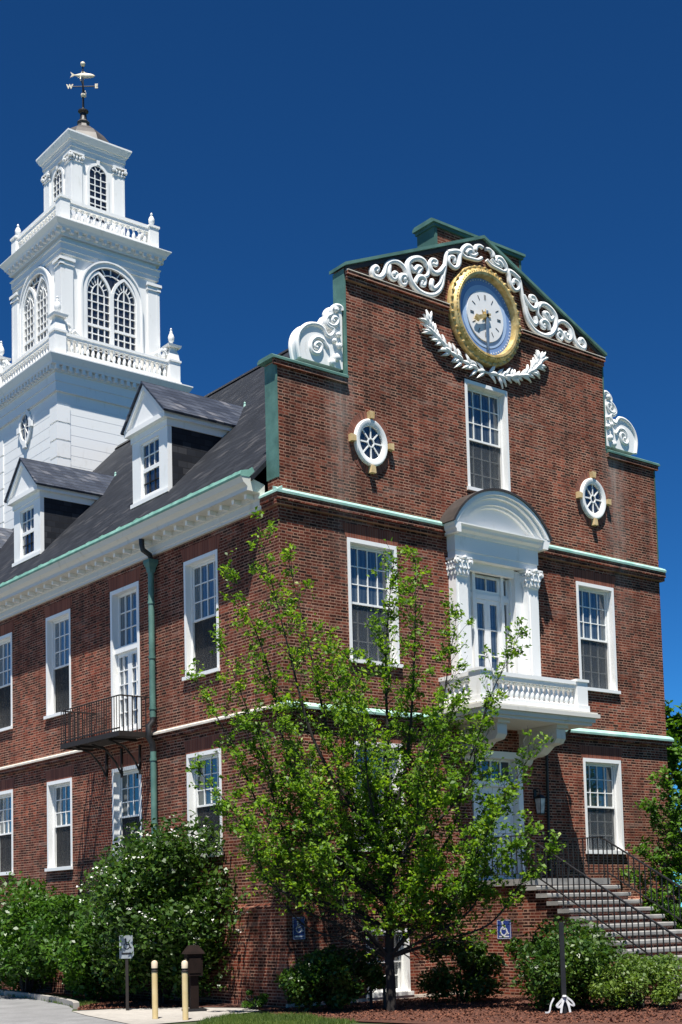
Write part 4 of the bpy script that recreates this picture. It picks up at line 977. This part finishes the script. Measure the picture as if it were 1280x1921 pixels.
# fish: body lofted along x, head to +x, forked tail to -x
vs, fs = [], []; prof = [(-.30, .022, .014), (-.24, .035, .02), (-.12, .07, .04), (0, .09, .05), (.14, .095, .05), (.28, .08, .045), (.38, .05, .03), (.43, .012, .01)]
m = MB(); n = 10
for x, hz, hy in prof: vs += [(x, hy * math.cos(2 * math.pi * k / n), 1.73 + hz * math.sin(2 * math.pi * k / n) - .06 * (x + .05)) for k in range(n)]
fs = [(i * n + k, i * n + (k + 1) % n, (i + 1) * n + (k + 1) % n, (i + 1) * n + k) for i in range(len(prof) - 1) for k in range(n)] + [tuple(range(n)), tuple(range(n * (len(prof) - 1), n * len(prof)))]
m.add(vs, fs)
for poly in ([(-.27, 1.75), (-.45, 1.87), (-.40, 1.76), (-.46, 1.66)], [(-.08, 1.80), (-.04, 1.88), (.05, 1.87), (.12, 1.81)], [(.02, 1.66), (-.02, 1.60), (.06, 1.61), (.10, 1.645)], [(-.15, 1.70), (-.19, 1.65), (-.12, 1.66)]): m.prism(poly, mapXZ, -.012, .012)
m.build('fish', PALEGOLD, wv, True)
def letter(ch, loc, rz):
    cu = bpy.data.curves.new('letter', 'FONT'); cu.body = ch; cu.size = .21; cu.extrude = .015; cu.offset = .012; cu.align_x = 'CENTER'; cu.align_y = 'CENTER'
    o = bpy.data.objects.new('tmp', cu); C.objects.link(o); dg = bpy.context.evaluated_depsgraph_get(); me = bpy.data.meshes.new_from_object(o.evaluated_get(dg)); bpy.data.objects.remove(o)
    me.materials.clear(); me.materials.append(PALEGOLD); q = bpy.data.objects.new('letter', me); C.objects.link(q); q.parent = wv; q.location = loc; q.rotation_euler = (R(90), 0, rz)
letter('E', (.48, 0, 1.31), 0); letter('W', (-.48, 0, 1.31), 0); letter('N', (0, .48, 1.31), R(90)); letter('S', (0, -.48, 1.31), R(90))

# ------------------------------------------------------------------ landing and stairs
stairs = empty('entrance_stairs', (6.15, -2, 0)); tag(stairs, 'stone steps on red brick side walls with black iron handrails at the front door', 'stairs')
SX0, SX1 = 4.85 - 6.15, 7.50 - 6.15; YL = -2.0 - (-2)      # local: landing edge at y=0, wall at y=2
TR, RI, NS = .30, .1667, 14
m = MB(); m.box(SX0 + .03, SX1 - .03, .002, 1.898, 0, 2.36)
for i in range(NS): m.box(SX0 + .05, SX1 - .05, -TR * (i + 1) + .002, -TR * i, 0, 2.5 - RI * (i + 1) - .09)
m.build('brick_core', BRICK, stairs)
m = MB(); m.box(SX0 - .03, SX1 + .03, -.04, 1.998, 2.36, 2.5); m.build('landing_slab', STONE, stairs)
for i in range(NS):
    z = 2.5 - RI * (i + 1); m = MB(); y0, y1 = -TR * (i + 1) - .035, -TR * i - .001
    m.prism([(y0 + .02, z), (y1, z), (y1, z - .09), (y0 + .02, z - .09), (y0, z - .07), (y0, z - .02)], lambda a, zz, d: (d, a, zz), SX0 - .02, SX1 + .02); m.build('tread', STONE, stairs)
slope = RI / TR
for sx in (SX0 + .09, SX1 - .09):
    m = MB(); zr = .92
    # landing rail
    m.box(sx - .022, sx + .022, .0, 1.9, 2.5 + zr, 2.5 + zr + .025); m.box(sx - .012, sx + .012, .0, 1.9, 2.6, 2.62)
    for i in range(13): yb = .03 + i * .15; m.box(sx - .010, sx + .010, yb - .010, yb + .010, 2.5 if i % 6 == 0 else 2.62, 2.5 + zr)
    LEN_S = TR * NS; zt = lambda y: 2.5 + zr - .06 + slope * (y + .02)
    m.prism([(-.02, zt(-.02)), (-LEN_S, zt(-LEN_S)), (-LEN_S, zt(-LEN_S) + .03), (-.02, zt(-.02) + .03)], lambda a, z, d: (d, a, z), sx - .025, sx + .025)
    m.prism([(-.06, zt(-.06) - .72), (-LEN_S, zt(-LEN_S) - .72), (-LEN_S, zt(-LEN_S) - .69), (-.06, zt(-.06) - .69)], lambda a, z, d: (d, a, z), sx - .012, sx + .012)
    n = int(LEN_S / .15)
    for i in range(n + 1):
        yb = -.08 - i * .15
        if yb < -LEN_S + .02: break
        step = math.ceil((-yb) / TR - 1e-6); zb = 2.5 - RI * step if i % 6 == 0 else zt(yb) - .69
        m.box(sx - .010, sx + .010, yb - .010, yb + .010, zb, zt(yb) + .003)
    m.tube([(sx, -.02, zt(-.02) + .01), (sx, .05, 2.5 + zr - .03), (sx, .12, 2.5 + zr)], .02, 6)
    m.build('handrail', IRON, stairs)

# ------------------------------------------------------------------ wall lantern
wl = empty('wall_lantern', (7.32, 0, 4.28)); wl.scale = (.78, .8, .95); tag(wl, 'small dark glass lantern on brick wall right of the front door', 'lantern')
m = MB(); m.box(-.05, .05, -.03, -.002, .1, .42); m.tube([(0, -.02, .38), (0, -.12, .44), (0, -.22, .40), (0, -.22, .26)], .014, 8); m.build('arm', IRON, wl)
m = MB(); m.frus((0, -.22), .13, .17, .05, .27); m.frus((0, -.22), .08, -.23, .095, -.2)
for a, b_ in ((-1, -1), (1, -1), (1, 1), (-1, 1)): m.tube([(a * .082, -.22 + b_ * .082, -.2), (a * .115, -.22 + b_ * .115, .17)], .011, 5)
m.build('lantern_frame', IRON, wl); MB().frus((0, -.22), .074, -.198, .105, .168).build('glass', LAMP_GLASS, wl)

# ------------------------------------------------------------------ signs
def wheelchair(m, s, fn, d0, d1):
    """accessibility symbol in a unit box scaled by s"""
    def bar(p, q, w_):
        p, q = Vector(p), Vector(q); t = (q - p).normalized(); nn = Vector((-t.y, t.x)) * w_; m.prism([tuple(s * v for v in (p + nn)), tuple(s * v for v in (q + nn)), tuple(s * v for v in (q - nn)), tuple(s * v for v in (p - nn))], fn, d0, d1)
    def disc(c, r, n=14): m.prism([(s * (c[0] + r * math.cos(2 * math.pi * i / n)), s * (c[1] + r * math.sin(2 * math.pi * i / n))) for i in range(n)], fn, d0, d1)
    disc((-.12, .42), .085)
    bar((-.11, .32), (-.07, -.02), .055); bar((-.09, .16), (.16, .16), .035); bar((-.10, -.02), (.2, -.02), .05); bar((.18, 0), (.32, -.32), .05); bar((.29, -.33), (.42, -.29), .035)
    n = 14; A = [(.0 - .02 + .29 * math.cos(t), -.16 + .29 * math.sin(t)) for t in [2.2 + 3.9 * i / n for i in range(n + 1)]]
    B = [(.0 - .02 + .21 * math.cos(t), -.16 + .21 * math.sin(t)) for t in [2.2 + 3.9 * i / n for i in range(n + 1)]]
    for i in range(n): m.prism([(s * a, s * b_) for a, b_ in (A[i], A[i + 1], B[i + 1], B[i])], fn, d0, d1)
def wall_sign(loc, rz, w_, h, label):
    t = empty('accessibility_sign', loc, rz); tag(t, label, 'sign', 'blue accessibility signs on the brick')
    MB().box(-w_ / 2, w_ / 2, -.012, -.002, -h / 2, h / 2).build('plate', SIGN_BLUE, t)
    m = MB(); wheelchair(m, w_ * .85, lambda a, z, d: (a, d, z + h * .05), -.0155, -.0125)
    m.box(-w_ * .36, w_ * .36, -.0155, -.0125, -h * .40, -h * .33)
    for a, b_, c, d in ((-w_ / 2 + .008, w_ / 2 - .008, h / 2 - .016, h / 2 - .008), (-w_ / 2 + .008, w_ / 2 - .008, -h / 2 + .008, -h / 2 + .016), (-w_ / 2 + .008, -w_ / 2 + .015, -h / 2 + .0165, h / 2 - .0165), (w_ / 2 - .015, w_ / 2 - .008, -h / 2 + .0165, h / 2 - .0165)): m.box(a, b_, -.0155, -.0125, c, d)
    m.build('symbol', SIGN_WHITE, t)
wall_sign((.20, -.102, 1.58), 0, .31, .46, 'blue wheelchair sign on the base near the building corner')
wall_sign((4.88, -1.28, 1.42), RZW, .42, .42, 'square blue wheelchair sign on the brick side of the stairs')
ps = empty('post_sign', (-2.42, 2.27, 0)); ps.rotation_euler = (0, 0, R(-45)); tag(ps, 'white wheelchair sign on a thin rusty post before the flowering shrub', 'sign')
MB().box(-.03, .03, -.012, .012, 0, 1.15).build('post', RUST, ps)
MB().prism([(-.15, 1.05), (.10, 1.05), (.15, 1.12), (.15, 1.30), (.13, 1.30), (.13, 1.52), (-.15, 1.52)], mapXZ, -.022, -.013).build('plate', SIGN_GREY, ps)
m = MB(); wheelchair(m, .24, lambda a, z, d: (a + .01, d, z + 1.34), -.0255, -.0225); m.box(-.1, .1, -.0255, -.0225, 1.13, 1.17); m.build('symbol', IRON, ps)

# ------------------------------------------------------------------ bollards, drop box, hoop, ribbon post
def bollard():
    t = empty('bollard', (0, 0, 0))
    MB().lathe([(.055, 0), (.055, .86)], (0, 0, 0), 16).build('post', YELLOW, t, True)
    MB().lathe([(.062, .861), (.062, .885), (.050, .895), (.050, .93)], (0, 0, 0), 16).build('collar', RUST, t, True)
    MB().lathe([(.058, .931), (.06, 1.03), (.045, 1.06), (.01, 1.075)], (0, 0, 0), 16).build('cap', CAPB, t, True); return t
b1 = bollard(); put(b1, -3.29, -.30, 0); tag(b1, 'yellow bollard standing clear on the concrete, nearer the white sign', 'bollard', 'yellow bollards on the pad')
b2 = copy_tree(b1); put(b2, -3.10, -1.05, 0); b2['label'] = 'yellow bollard right in front of the brown drop box'
bxo = empty('drop_box', (-1.72, .85, 0)); bxo.scale = (.9, .9, .94); bxo.rotation_euler = (0, 0, R(-20)); tag(bxo, 'dark brown box with sloped top on a thick post behind a bollard', 'drop box')
MB().box(-.24, .24, -.2, .2, 0, .05).build('foot_plate', IRON, bxo)
MB().box(-.09, .09, -.09, .09, .051, .74).build('post', BROWN, bxo)
m = MB(); m.box(-.17, .17, -.17, .17, .741, 1.20); m.box(-.13, .13, -.185, -.171, .80, 1.12); bd = m.build('box_body', BROWN, bxo)
m = MB(); m.frus((0, 0), .22, 1.201, .20, 1.24); m.frus((0, 0), .20, 1.241, .10, 1.38); m.build('sloped_top', BROWN, bxo)
MB().box(-.182, -.1705, -.11, .02, .86, 1.1).build('notice', GOLD_STONE, bxo)
hp = MB().tube([(-.13, 0, 0), (-.13, 0, .50)] + [(.13 * -math.cos(math.pi * i / 8), 0, .5 + .13 * math.sin(math.pi * i / 8)) for i in range(1, 8)] + [(.13, 0, .50), (.13, 0, 0)], .03, 8).build('bike_hoop', IRON, None, True)
hp.location = (.62, -2.05, 0); hp.rotation_euler = (0, 0, R(-38)); tag(hp, 'black arched hoop left of the tree trunk before the basement window', 'bike hoop')
rp = empty('ribbon_post', (1.62, -5.95, 0)); rp.scale = (.85, .85, .9); tag(rp, 'thin dark wooden post with a white ribbon tied at its foot', 'post')
rp.rotation_euler = (0, 0, R(-38))
m = MB(); m.frus((0, 0), .05, 0, .045, 1.78); m.build('post', IRON, rp)
m = MB(); 
def rib(pts, w_=.024):
    pts = smooth_path(pts, 4); n = len(pts); vs = []
    for i, p in enumerate(pts):
        t = (pts[min(i + 1, n - 1)] - pts[max(i - 1, 0)]).normalized(); nn = Vector((-t.z, 0, t.x)) * w_
        vs += [p + nn, p - nn, p - nn + Vector((0, .012, 0)), p + nn + Vector((0, .012, 0))]
    m.add(vs, [(4 * i + j, 4 * i + (j + 1) % 4, 4 * i + 4 + (j + 1) % 4, 4 * i + 4 + j) for i in range(n - 1) for j in range(4)] + [(0, 1, 2, 3), (4 * n - 1, 4 * n - 2, 4 * n - 3, 4 * n - 4)])
rib([(0, -.07, .33), (-.10, -.10, .24), (-.17, -.12, .17), (-.10, -.11, .15), (.0, -.08, .28)]); rib([(.0, -.08, .33), (-.06, -.12, .18), (-.09, -.14, .03)], .022); rib([(0, -.075, .33), (.07, -.1, .2), (.10, -.13, .04)], .022); rib([(.01, -.075, .35), (.14, -.1, .26), (.19, -.11, .17), (.1, -.1, .2), (.02, -.08, .31)], .018); rib([(-.22, -.1, .32), (-.29, -.12, .20), (-.33, -.14, .06), (-.42, -.15, .05)], .016)
m.lathe([(.035, -.03), (.05, 0), (.035, .03)], (0, -.08, .34), 8); m.build('ribbon', RIBBON, rp)

# ------------------------------------------------------------------ ground
def sheet(name, pts, z, mat, label=None, kind='structure', thick=0):
    m = MB()
    if thick: m.prism(pts, lambda a, b_, d: (a, b_, d), z - thick, z)
    else: m.add([(a, b_, z) for a, b_ in pts], [tuple(range(len(pts)))])
    o = m.build(name, mat); o['kind'] = kind
    if label: o['label'] = label
    return o
S_ = 900; sheet('ground', [(-S_, -S_), (S_, -S_), (S_, S_), (-S_, S_)], -.02, LAWN)
kerb_in = [(-.95, 40), (-.98, 14), (-1.2, 11.2), (-1.75, 7.6), (-2.35, 5.0), (-2.75, 4.0)]
road_edge = kerb_in + [(-3.2, 3.2), (-3.6, 1.8), (-3.9, .4), (-4.3, -1.4), (-6.5, -6), (-12, -14), (-40, -40), (-80, -40), (-80, 40)]
sheet('road', road_edge, -.012, ASPHALT)
kp = smooth_path([(x, y, 0) for x, y in kerb_in], 4)
m = MB()
for i in range(len(kp) - 1):
    a, b_ = kp[i], kp[i + 1]; t = (b_ - a).normalized(); nn = Vector((t.y, -t.x, 0)); 
    q = [a, b_, b_ + nn * .13, a + nn * .13]; q = [a - nn * .0, b_, b_ - nn * .13, a - nn * .13]
    m.add([(p.x, p.y, -.02) for p in q] + [(p.x, p.y, .11) for p in q], [(0, 1, 2, 3), (7, 6, 5, 4), (0, 4, 5, 1), (1, 5, 6, 2), (2, 6, 7, 3), (3, 7, 4, 0)])
k = m.build('kerb', CONCRETE); k['kind'] = 'structure'
sheet('path', [(-3.2, 3.2), (-2.2, 2.9), (-1.2, 1.9), (-.6, .6), (-.9, -.3), (-1.9, -.7), (-2.9, -1.35), (-4.3, -1.4), (-3.9, .4), (-3.6, 1.8)], -.002, CONCRETE)
# mulch beds, raised a little and uneven
def bed(name, pts, seed, zt=.035):
    r_ = random.Random(seed); sheet(name, pts, .006, MULCH)
bed('mulch_bed', [(-.103, 2.4), (-.103, -.12), (-.165, -.165), (4.8, -.165), (4.8, -12.5), (1.3, -11.5), (-1.05, -6.6), (-1.55, -4.1), (-1.5, -3.0), (-1.15, -2.2), (-1.5, -1.6), (-.85, -.3), (-.55, .6), (-1.15, 1.9)], 1)
bed('mulch_strip', [(-.103, 2.5), (-.103, 12.0), (-.5, 12.0), (-.9, 8.6), (-1.55, 5.6), (-2.6, 4.05), (-3.05, 3.25), (-2.15, 3.0), (-1.15, 2.0)], 2)
chips = []
rng = np.random.default_rng(4)
def poly_pts(poly, n):
    P = np.array(poly); lo_, hi_ = P.min(0), P.max(0); out = []
    while len(out) < n:
        q = lo_ + (hi_ - lo_) * rng.random((n * 2, 2)); ins_ = np.zeros(len(q), bool); j = len(P) - 1
        for i in range(len(P)):
            c = ((P[i, 1] > q[:, 1]) != (P[j, 1] > q[:, 1])) & (q[:, 0] < (P[j, 0] - P[i, 0]) * (q[:, 1] - P[i, 1]) / (P[j, 1] - P[i, 1] + 1e-12) + P[i, 0]); ins_ ^= c; j = i
        out += list(q[ins_])
    return np.array(out[:n])
def scatter_quads(name, pts3, size, mat, flat, parent=None, aspect=.5, upbias=0.0, tangent=None):
    """a small kite-shaped face per point with a random or biased normal"""
    n = len(pts3); nr = rng.normal(size=(n, 3)); nr[:, 2] = np.abs(nr[:, 2]) + flat; nr /= np.linalg.norm(nr, axis=1)[:, None]
    t = rng.normal(size=(n, 3)) if tangent is None else tangent + rng.normal(size=(n, 3)) * .5
    t -= nr * (t * nr).sum(1)[:, None]; t /= np.linalg.norm(t, axis=1)[:, None] + 1e-9; b_ = np.cross(nr, t)
    s_ = (size * rng.uniform(.45, 1.45, n))[:, None]; droop = nr * s_ * .18
    v = np.stack([pts3 - t * s_ * .5 - droop, pts3 + b_ * s_ * aspect * .5 + t * s_ * .05, pts3 + t * s_ * .55 - droop, pts3 - b_ * s_ * aspect * .5 + t * s_ * .05], 1).reshape(-1, 3)
    f = np.arange(n * 4).reshape(-1, 4); return obj_np(name, v, f, mat, parent)
q = np.vstack([poly_pts([(-3.0, 3.25), (-2.15, 3.0), (-1.15, 2.0), (-.2, 2.5), (-.4, 6), (-2.6, 4.1)], 2600), poly_pts([(-1.4, -1.5), (-1.45, -3.4), (-.8, -5.9), (1.3, -9.2), (4.7, -9), (4.7, -.3), (0, -.3), (-.8, -.4)], 9000)])
ch = scatter_quads('mulch_chips', np.c_[q, .012 + .02 * rng.random(len(q))], .055, PATCH, 1.2, aspect=.45); tag(ch, 'reddish bark chips strewn over the planting beds', 'mulch', kind='stuff')
# grass: strip along the kerb and strip in front of the bed
g1 = poly_pts([(-1.0, 16), (-1.2, 11.2), (-1.75, 7.6), (-2.35, 5.0), (-2.7, 4.1), (-1.6, 5.0), (-.95, 8.0), (-.55, 12), (-.5, 16)], 9000)
g2 = poly_pts([(-2.9, -1.4), (-1.9, -.8), (-1.45, -1.6), (-1.15, -2.2), (-1.5, -3.0), (-1.6, -4.2), (-3.6, -4.6), (-3.6, -2.2)], 14000)
g = np.vstack([g1, g2]); n = len(g); a = rng.uniform(0, 6.28, n); L = rng.uniform(.035, .085, n); lean = rng.normal(size=(n, 2)) * .028; wx = np.c_[np.cos(a), np.sin(a)] * .006
v = np.stack([np.c_[g - wx, np.full(n, -.015)], np.c_[g + wx, np.full(n, -.015)], np.c_[g + lean, L]], 1).reshape(-1, 3)
gr = obj_np('grass', v, np.arange(n * 3).reshape(-1, 3), GRASSM); tag(gr, 'short sunlit lawn grass along the kerb and before the mulch', 'grass', kind='stuff')

# ------------------------------------------------------------------ plants
def grow_tree(name, loc, label, leaders, trunk, leaf, leafmat, dens, seed, lat_dir, group=None, side=.30, rad=.11, low=0.0):
    """leaders: (lateral, depth, height, trunk index) tips relative to base; trunk: polyline of the stem"""
    rg = np.random.default_rng(seed); t = empty(name, loc); tag(t, label, 'tree', group)
    lat = np.array([math.cos(lat_dir), math.sin(lat_dir), 0]); dep = np.array([-math.sin(lat_dir), math.cos(lat_dir), 0]); upv = np.array([0, 0, 1.0])
    m = MB(); trunk = [np.array(p, float) for p in trunk]; nT = len(trunk); H = max(l[2] for l in leaders)
    m.tube(trunk, [rad * (1 - .45 * i / (nT - 1)) for i in range(nT)], 10)
    pts, tang = [], []
    def twig(c0, d, L):
        """a leafy shoot: leaves in small tufts along it, thinning to the tip"""
        tip = c0 + d * L; m.tube([c0, (c0 + tip) / 2 + rg.normal(size=3) * .02 * L, tip], [.005, .0035, .002], 3)
        nt = max(1, int(L * 6))
        for k in range(nt):
            c = c0 + (tip - c0) * ((k + rg.uniform(.2, .9)) / nt); nl = max(1, int(dens * rg.choice([.25, .6, 1.2, 2.6])))
            pts.append(c + rg.normal(size=(nl, 3)) * np.array([.062, .062, .05])); tang.append(np.repeat((d + rg.normal(size=3) * .5)[None], nl, 0))
    for (la, de, h, start) in leaders:
        tip = lat * la + dep * de + upv * h; b0 = trunk[min(int(start), nT - 1)]
        mid = b0 + (tip - b0) * .45 + (lat * la + dep * de) * .16 - upv * .10 * abs(la) + rg.normal(size=3) * .08
        P = [b0, (b0 + mid) / 2 + rg.normal(size=3) * .05, mid, (mid + tip) / 2 + rg.normal(size=3) * .08 - (lat * la + dep * de) * .03, tip]
        P = [np.array(p) for p in smooth_path([Vector(p) for p in P], 6)]; n = len(P); total = np.linalg.norm(tip - b0)
        r0 = .016 + .006 * total
        m.tube(P, [max(.005, r0 * (1 - i / n)) for i in range(n)], 6)
        for i in range(3, n):
            f = i / (n - 1)
            for _ in range(2 if f < .9 else 1):
                axis = P[i] - P[i - 1]; axis /= np.linalg.norm(axis) + 1e-9
                d = rg.normal(size=3); d -= axis * (d @ axis); d /= np.linalg.norm(d)
                d = d + axis * (.35 + .8 * f) + upv * (.10 + .25 * f); d /= np.linalg.norm(d)
                Ls = total * side * (1 - .82 * f) * rg.uniform(.35, 1.1) + .14
                E = P[i] + d * Ls + upv * .05 * Ls; M = P[i] + d * Ls * .5 - upv * .03 * Ls
                m.tube([P[i], M, E], [max(.005, r0 * .4 * (1 - f)), .005, .003], 4)
                ns = max(1, int(Ls * 4.5))
                for k in range(ns):
                    g_ = .25 + .75 * (k + rg.random()) / ns; c0 = P[i] + (M - P[i]) * 2 * g_ if g_ < .5 else M + (E - M) * (2 * g_ - 1)
                    d2 = d * .8 + rg.normal(size=3) * .55 + upv * .18; d2 /= np.linalg.norm(d2); twig(c0, d2, rg.uniform(.14, .42) * (1.1 - .5 * f))
                twig(E, d, rg.uniform(.12, .3))
            if f > .5:
                for _ in range(2): twig(P[i], axis * .8 + rg.normal(size=3) * .4, .24)
    m.build('trunk', BARK, t, True)
    p = np.vstack(pts); tg = np.vstack(tang); keep = rg.random(len(p)) < np.clip((p[:, 2] - low - np.where(p @ lat < -.5, low * .75, 0)) / 1.1, 0, 1); p, tg = p[keep], tg[keep]; print(name, 'leaves', len(p))
    scatter_quads('crown', p, leaf, leafmat, .45, t, .62, tangent=tg); return t
CAMR = math.atan2(-.6211, .7833)
LD = [(-2.85, .1, 8.5, 4), (-2.25, -.4, 9.0, 5), (-1.75, .5, 8.75, 5), (.30, .1, 8.7, 7), (.68, -.5, 8.45, 6), (1.50, .3, 7.6, 6), (2.60, -.2, 7.0, 5), (-3.6, .3, 6.5, 4), (-3.5, -.6, 4.6, 3), (-3.1, 0, 7.2, 4),
      (2.9, .3, 4.9, 3), (3.1, -.5, 2.95, 2), (-2.6, .6, 3.1, 2), (1.5, 1.4, 6.0, 5), (-.7, 1.6, 6.7, 5), (-.6, -1.5, 6.4, 5), (.9, -1.6, 5.4, 4), (-1.9, -1.4, 5.4, 4), (-1.4, 1.6, 4.9, 3), (2.0, -1.1, 3.6, 2), (-1.2, -1.3, 3.0, 2), (.9, 1.3, 3.0, 2),
      (-2.3, -.2, 3.0, 3), (1.5, -.3, 2.2, 2), (.8, -.8, 2.5, 3), (-1.1, .3, 7.2, 6), (2.1, .4, 5.9, 4), (-2.7, 0, 5.5, 3), (2.35, .1, 4.1, 3), (-.2, -.5, 4.2, 3), (.5, .4, 5.0, 4), (-1.6, .2, 4.2, 2), (-3.0, -.4, 3.8, 2), (2.6, -.5, 3.3, 2)]
TRK = [(0, 0, 0), (.01, 0, .5), (.0, .02, 1.0), (.02, 0, 1.5), (.03, .02, 2.0), (.02, 0, 2.6), (.05, 0, 3.3), (.06, .03, 4.2), (.08, .02, 5.2)]
grow_tree('young_tree', (.40, -2.70, 0), 'young light green tree with open upright branches in front of the brick gable', LD, TRK, .082, LEAF_TREE, 10.6, 11, CAMR, side=.19, rad=.10, low=1.0)

def shrub(name, loc, rx, ry, h, label, leafmat, n, leaf, seed, group=None, flowers=0, cat='shrub', lumps=26, z0=.05, rz=0):
    rg = np.random.default_rng(seed); t = empty(name, loc, rz); tag(t, label, cat, group)
    pts, nrm = [], []
    c = np.array([0, 0, h * .5]); 
    # clumps spread over a rough ellipsoid, each clump a ball of leaves
    L = []
    for i in range(lumps * 3):
        d = rg.normal(size=3); d /= np.linalg.norm(d); r_ = rg.uniform(.45, .95) ** .7; p = c + d * r_ * np.array([rx, ry, h * .5]) * .86
        if p[2] > h * .06: L.append(p)
        if len(L) >= lumps: break
    per = n // len(L)
    for p in L:
        d = rg.normal(size=(per, 3)); d /= np.linalg.norm(d, axis=1)[:, None]; rr = rg.uniform(.15, 1, per)[:, None] ** .5
        R_ = rg.uniform(.16, .34) * (rx + ry + h) / 3
        q = p + d * rr * R_ * np.array([1.1, 1.1, .85]); q = q[q[:, 2] > z0]; pts.append(q)
    q = np.vstack(pts); sh = scatter_quads('foliage', q, leaf, leafmat, .35, t, .6)
    m = MB()
    for i in range(9):
        a = rg.uniform(0, 6.28); e = c + np.array([math.cos(a) * rx * .6, math.sin(a) * ry * .6, rg.uniform(0, h * .3)])
        m.tube([(math.cos(a) * .06, math.sin(a) * .06, 0), tuple(e * np.array([.4, .4, .5])), tuple(e)], [.02 + .008 * h, .014 + .004 * h, .006], 5)
    m.build('stem', BARK, t)
    if flowers:
        fp = []
        cand = q[(q[:, 2] > h * .30)]; 
        rel = (cand - c) / np.array([rx, ry, h * .5]); out = np.linalg.norm(rel, axis=1); cand = cand[out > np.quantile(out, .55)]
        idx = rg.choice(len(cand), flowers, replace=False)
        for k in idx:
            o_ = (cand[k] - c); o_ /= np.linalg.norm(o_); ctr = cand[k] + o_ * .05 + np.array([0, 0, .03]); mm = rg.integers(5, 10); fp.append(ctr + rg.normal(size=(mm, 3)) * np.array([.045, .045, .02]))
        scatter_quads('blossom', np.vstack(fp), .05, PETAL, 1.4, t, .9)
    return t
shrub('flowering_shrub', (-1.0, 3.25, 0), 1.7, 1.95, 4.3, 'tall rounded shrub dotted with white blossoms against the side wall', LEAF_DARK, 27000, .115, 21, flowers=150, lumps=60)
shrub('hedge_shrub', (-1.15, 9.6, 0), 1.1, 2.4, 3.0, 'bright green bushy shrub under the ground floor windows at the frame edge', LEAF_HEDGE, 13000, .12, 22, 'green shrubs along the side wall', lumps=40)
shrub('hedge_shrub', (-1.2, 6.2, 0), 1.1, 2.0, 2.85, 'green shrub between the flowering shrub and the bushy hedge end', LEAF_HEDGE, 12000, .12, 23, 'green shrubs along the side wall', lumps=38)
shrub('low_shrub', (-.1, -1.6, 0), 1.15, .95, 1.25, 'dark low shrub under the blue sign at the building corner', LEAF_DARK, 11000, .085, 24, 'low shrubs before the gable', lumps=30)
shrub('low_shrub', (-.75, .15, 0), .3, .3, .42, 'tiny round green shrub beside the concrete pad', LEAF_HEDGE, 900, .06, 25, 'low shrubs before the gable', lumps=8)
shrub('low_shrub', (3.0, -1.9, 0), .95, .85, 1.45, 'dark airy shrub right of the tree trunk before the brick stairs', LEAF_DARK, 7000, .085, 26, 'low shrubs before the gable', lumps=20)
shrub('low_shrub', (2.68, -5.0, 0), 1.40, 1.15, 1.62, 'broad dark green shrub around the ribbon post before the stairs', LEAF_DARK, 14000, .085, 27, 'low shrubs before the gable', lumps=44)
shrub('low_shrub', (3.35, -6.25, 0), 1.35, 1.0, .92, 'pale green low shrub at the foot of the stairs', LEAF_PALE, 9000, .07, 28, 'low shrubs before the gable', lumps=32)
# trees to the right of the building
LD2 = [(la * 1.0, de, h, s) for la, de, h, s in [(-1.7, -.2, 3.2, 2), (-1.8, .4, 2.6, 1), (-1.5, 0, 4.2, 3), (-1.2, -.6, 4.9, 3), (-.5, .3, 5.5, 4), (.3, -.3, 5.7, 4), (1.2, .2, 5.0, 3), (1.7, -.4, 3.8, 2), (1.8, .5, 2.8, 1), (-1.6, -.8, 1.9, 1), (0, -1.4, 3.5, 2), (-.6, 1.4, 3.8, 2), (-.8, -1.2, 2.4, 1), (.6, 1.2, 2.6, 1), (-1.3, .6, 1.5, 1)]]
TR2 = [(0, 0, 0), (0, .02, .9), (.02, 0, 1.7), (.02, .03, 2.6), (.03, 0, 3.5)]
grow_tree('garden_tree', (11.45, -1.9, 0), 'bushy mid green tree at the right corner of the building behind the stairs', LD2, TR2, .115, LEAF_RIGHT, 6, 31, CAMR, side=.26, rad=.09)
LD3 = [(-2.6, 0, 7.2, 3), (-1.6, .5, 8.6, 4), (-.4, -.4, 9.6, 4), (1.0, .3, 9.2, 4), (2.3, 0, 8.0, 3), (2.9, .6, 6.0, 2), (-2.9, -.5, 5.4, 2), (0, 2, 7.5, 3), (0, -2, 7.5, 3), (-2.2, 1.3, 6.2, 2), (-1.8, -1.5, 6.8, 3), (1.6, -1.6, 6.5, 2), (-2.4, .2, 4.0, 2), (2.0, 1.5, 4.4, 2), (-3.0, .8, 8.0, 3), (-2.2, .4, 8.9, 4), (-3.2, .2, 6.4, 2), (-3.0, 0, 4.6, 1)]
TR3 = [(0, 0, 0), (.02, 0, 1.5), (0, .03, 3.0), (.04, 0, 4.5), (.05, .02, 6.0)]
grow_tree('tall_tree', (20.5, 4.6, 0), 'taller dark green tree standing beyond the right edge of the building', LD3, TR3, .20, LEAF_RIGHT, 7, 32, CAMR, side=.24, rad=.16)
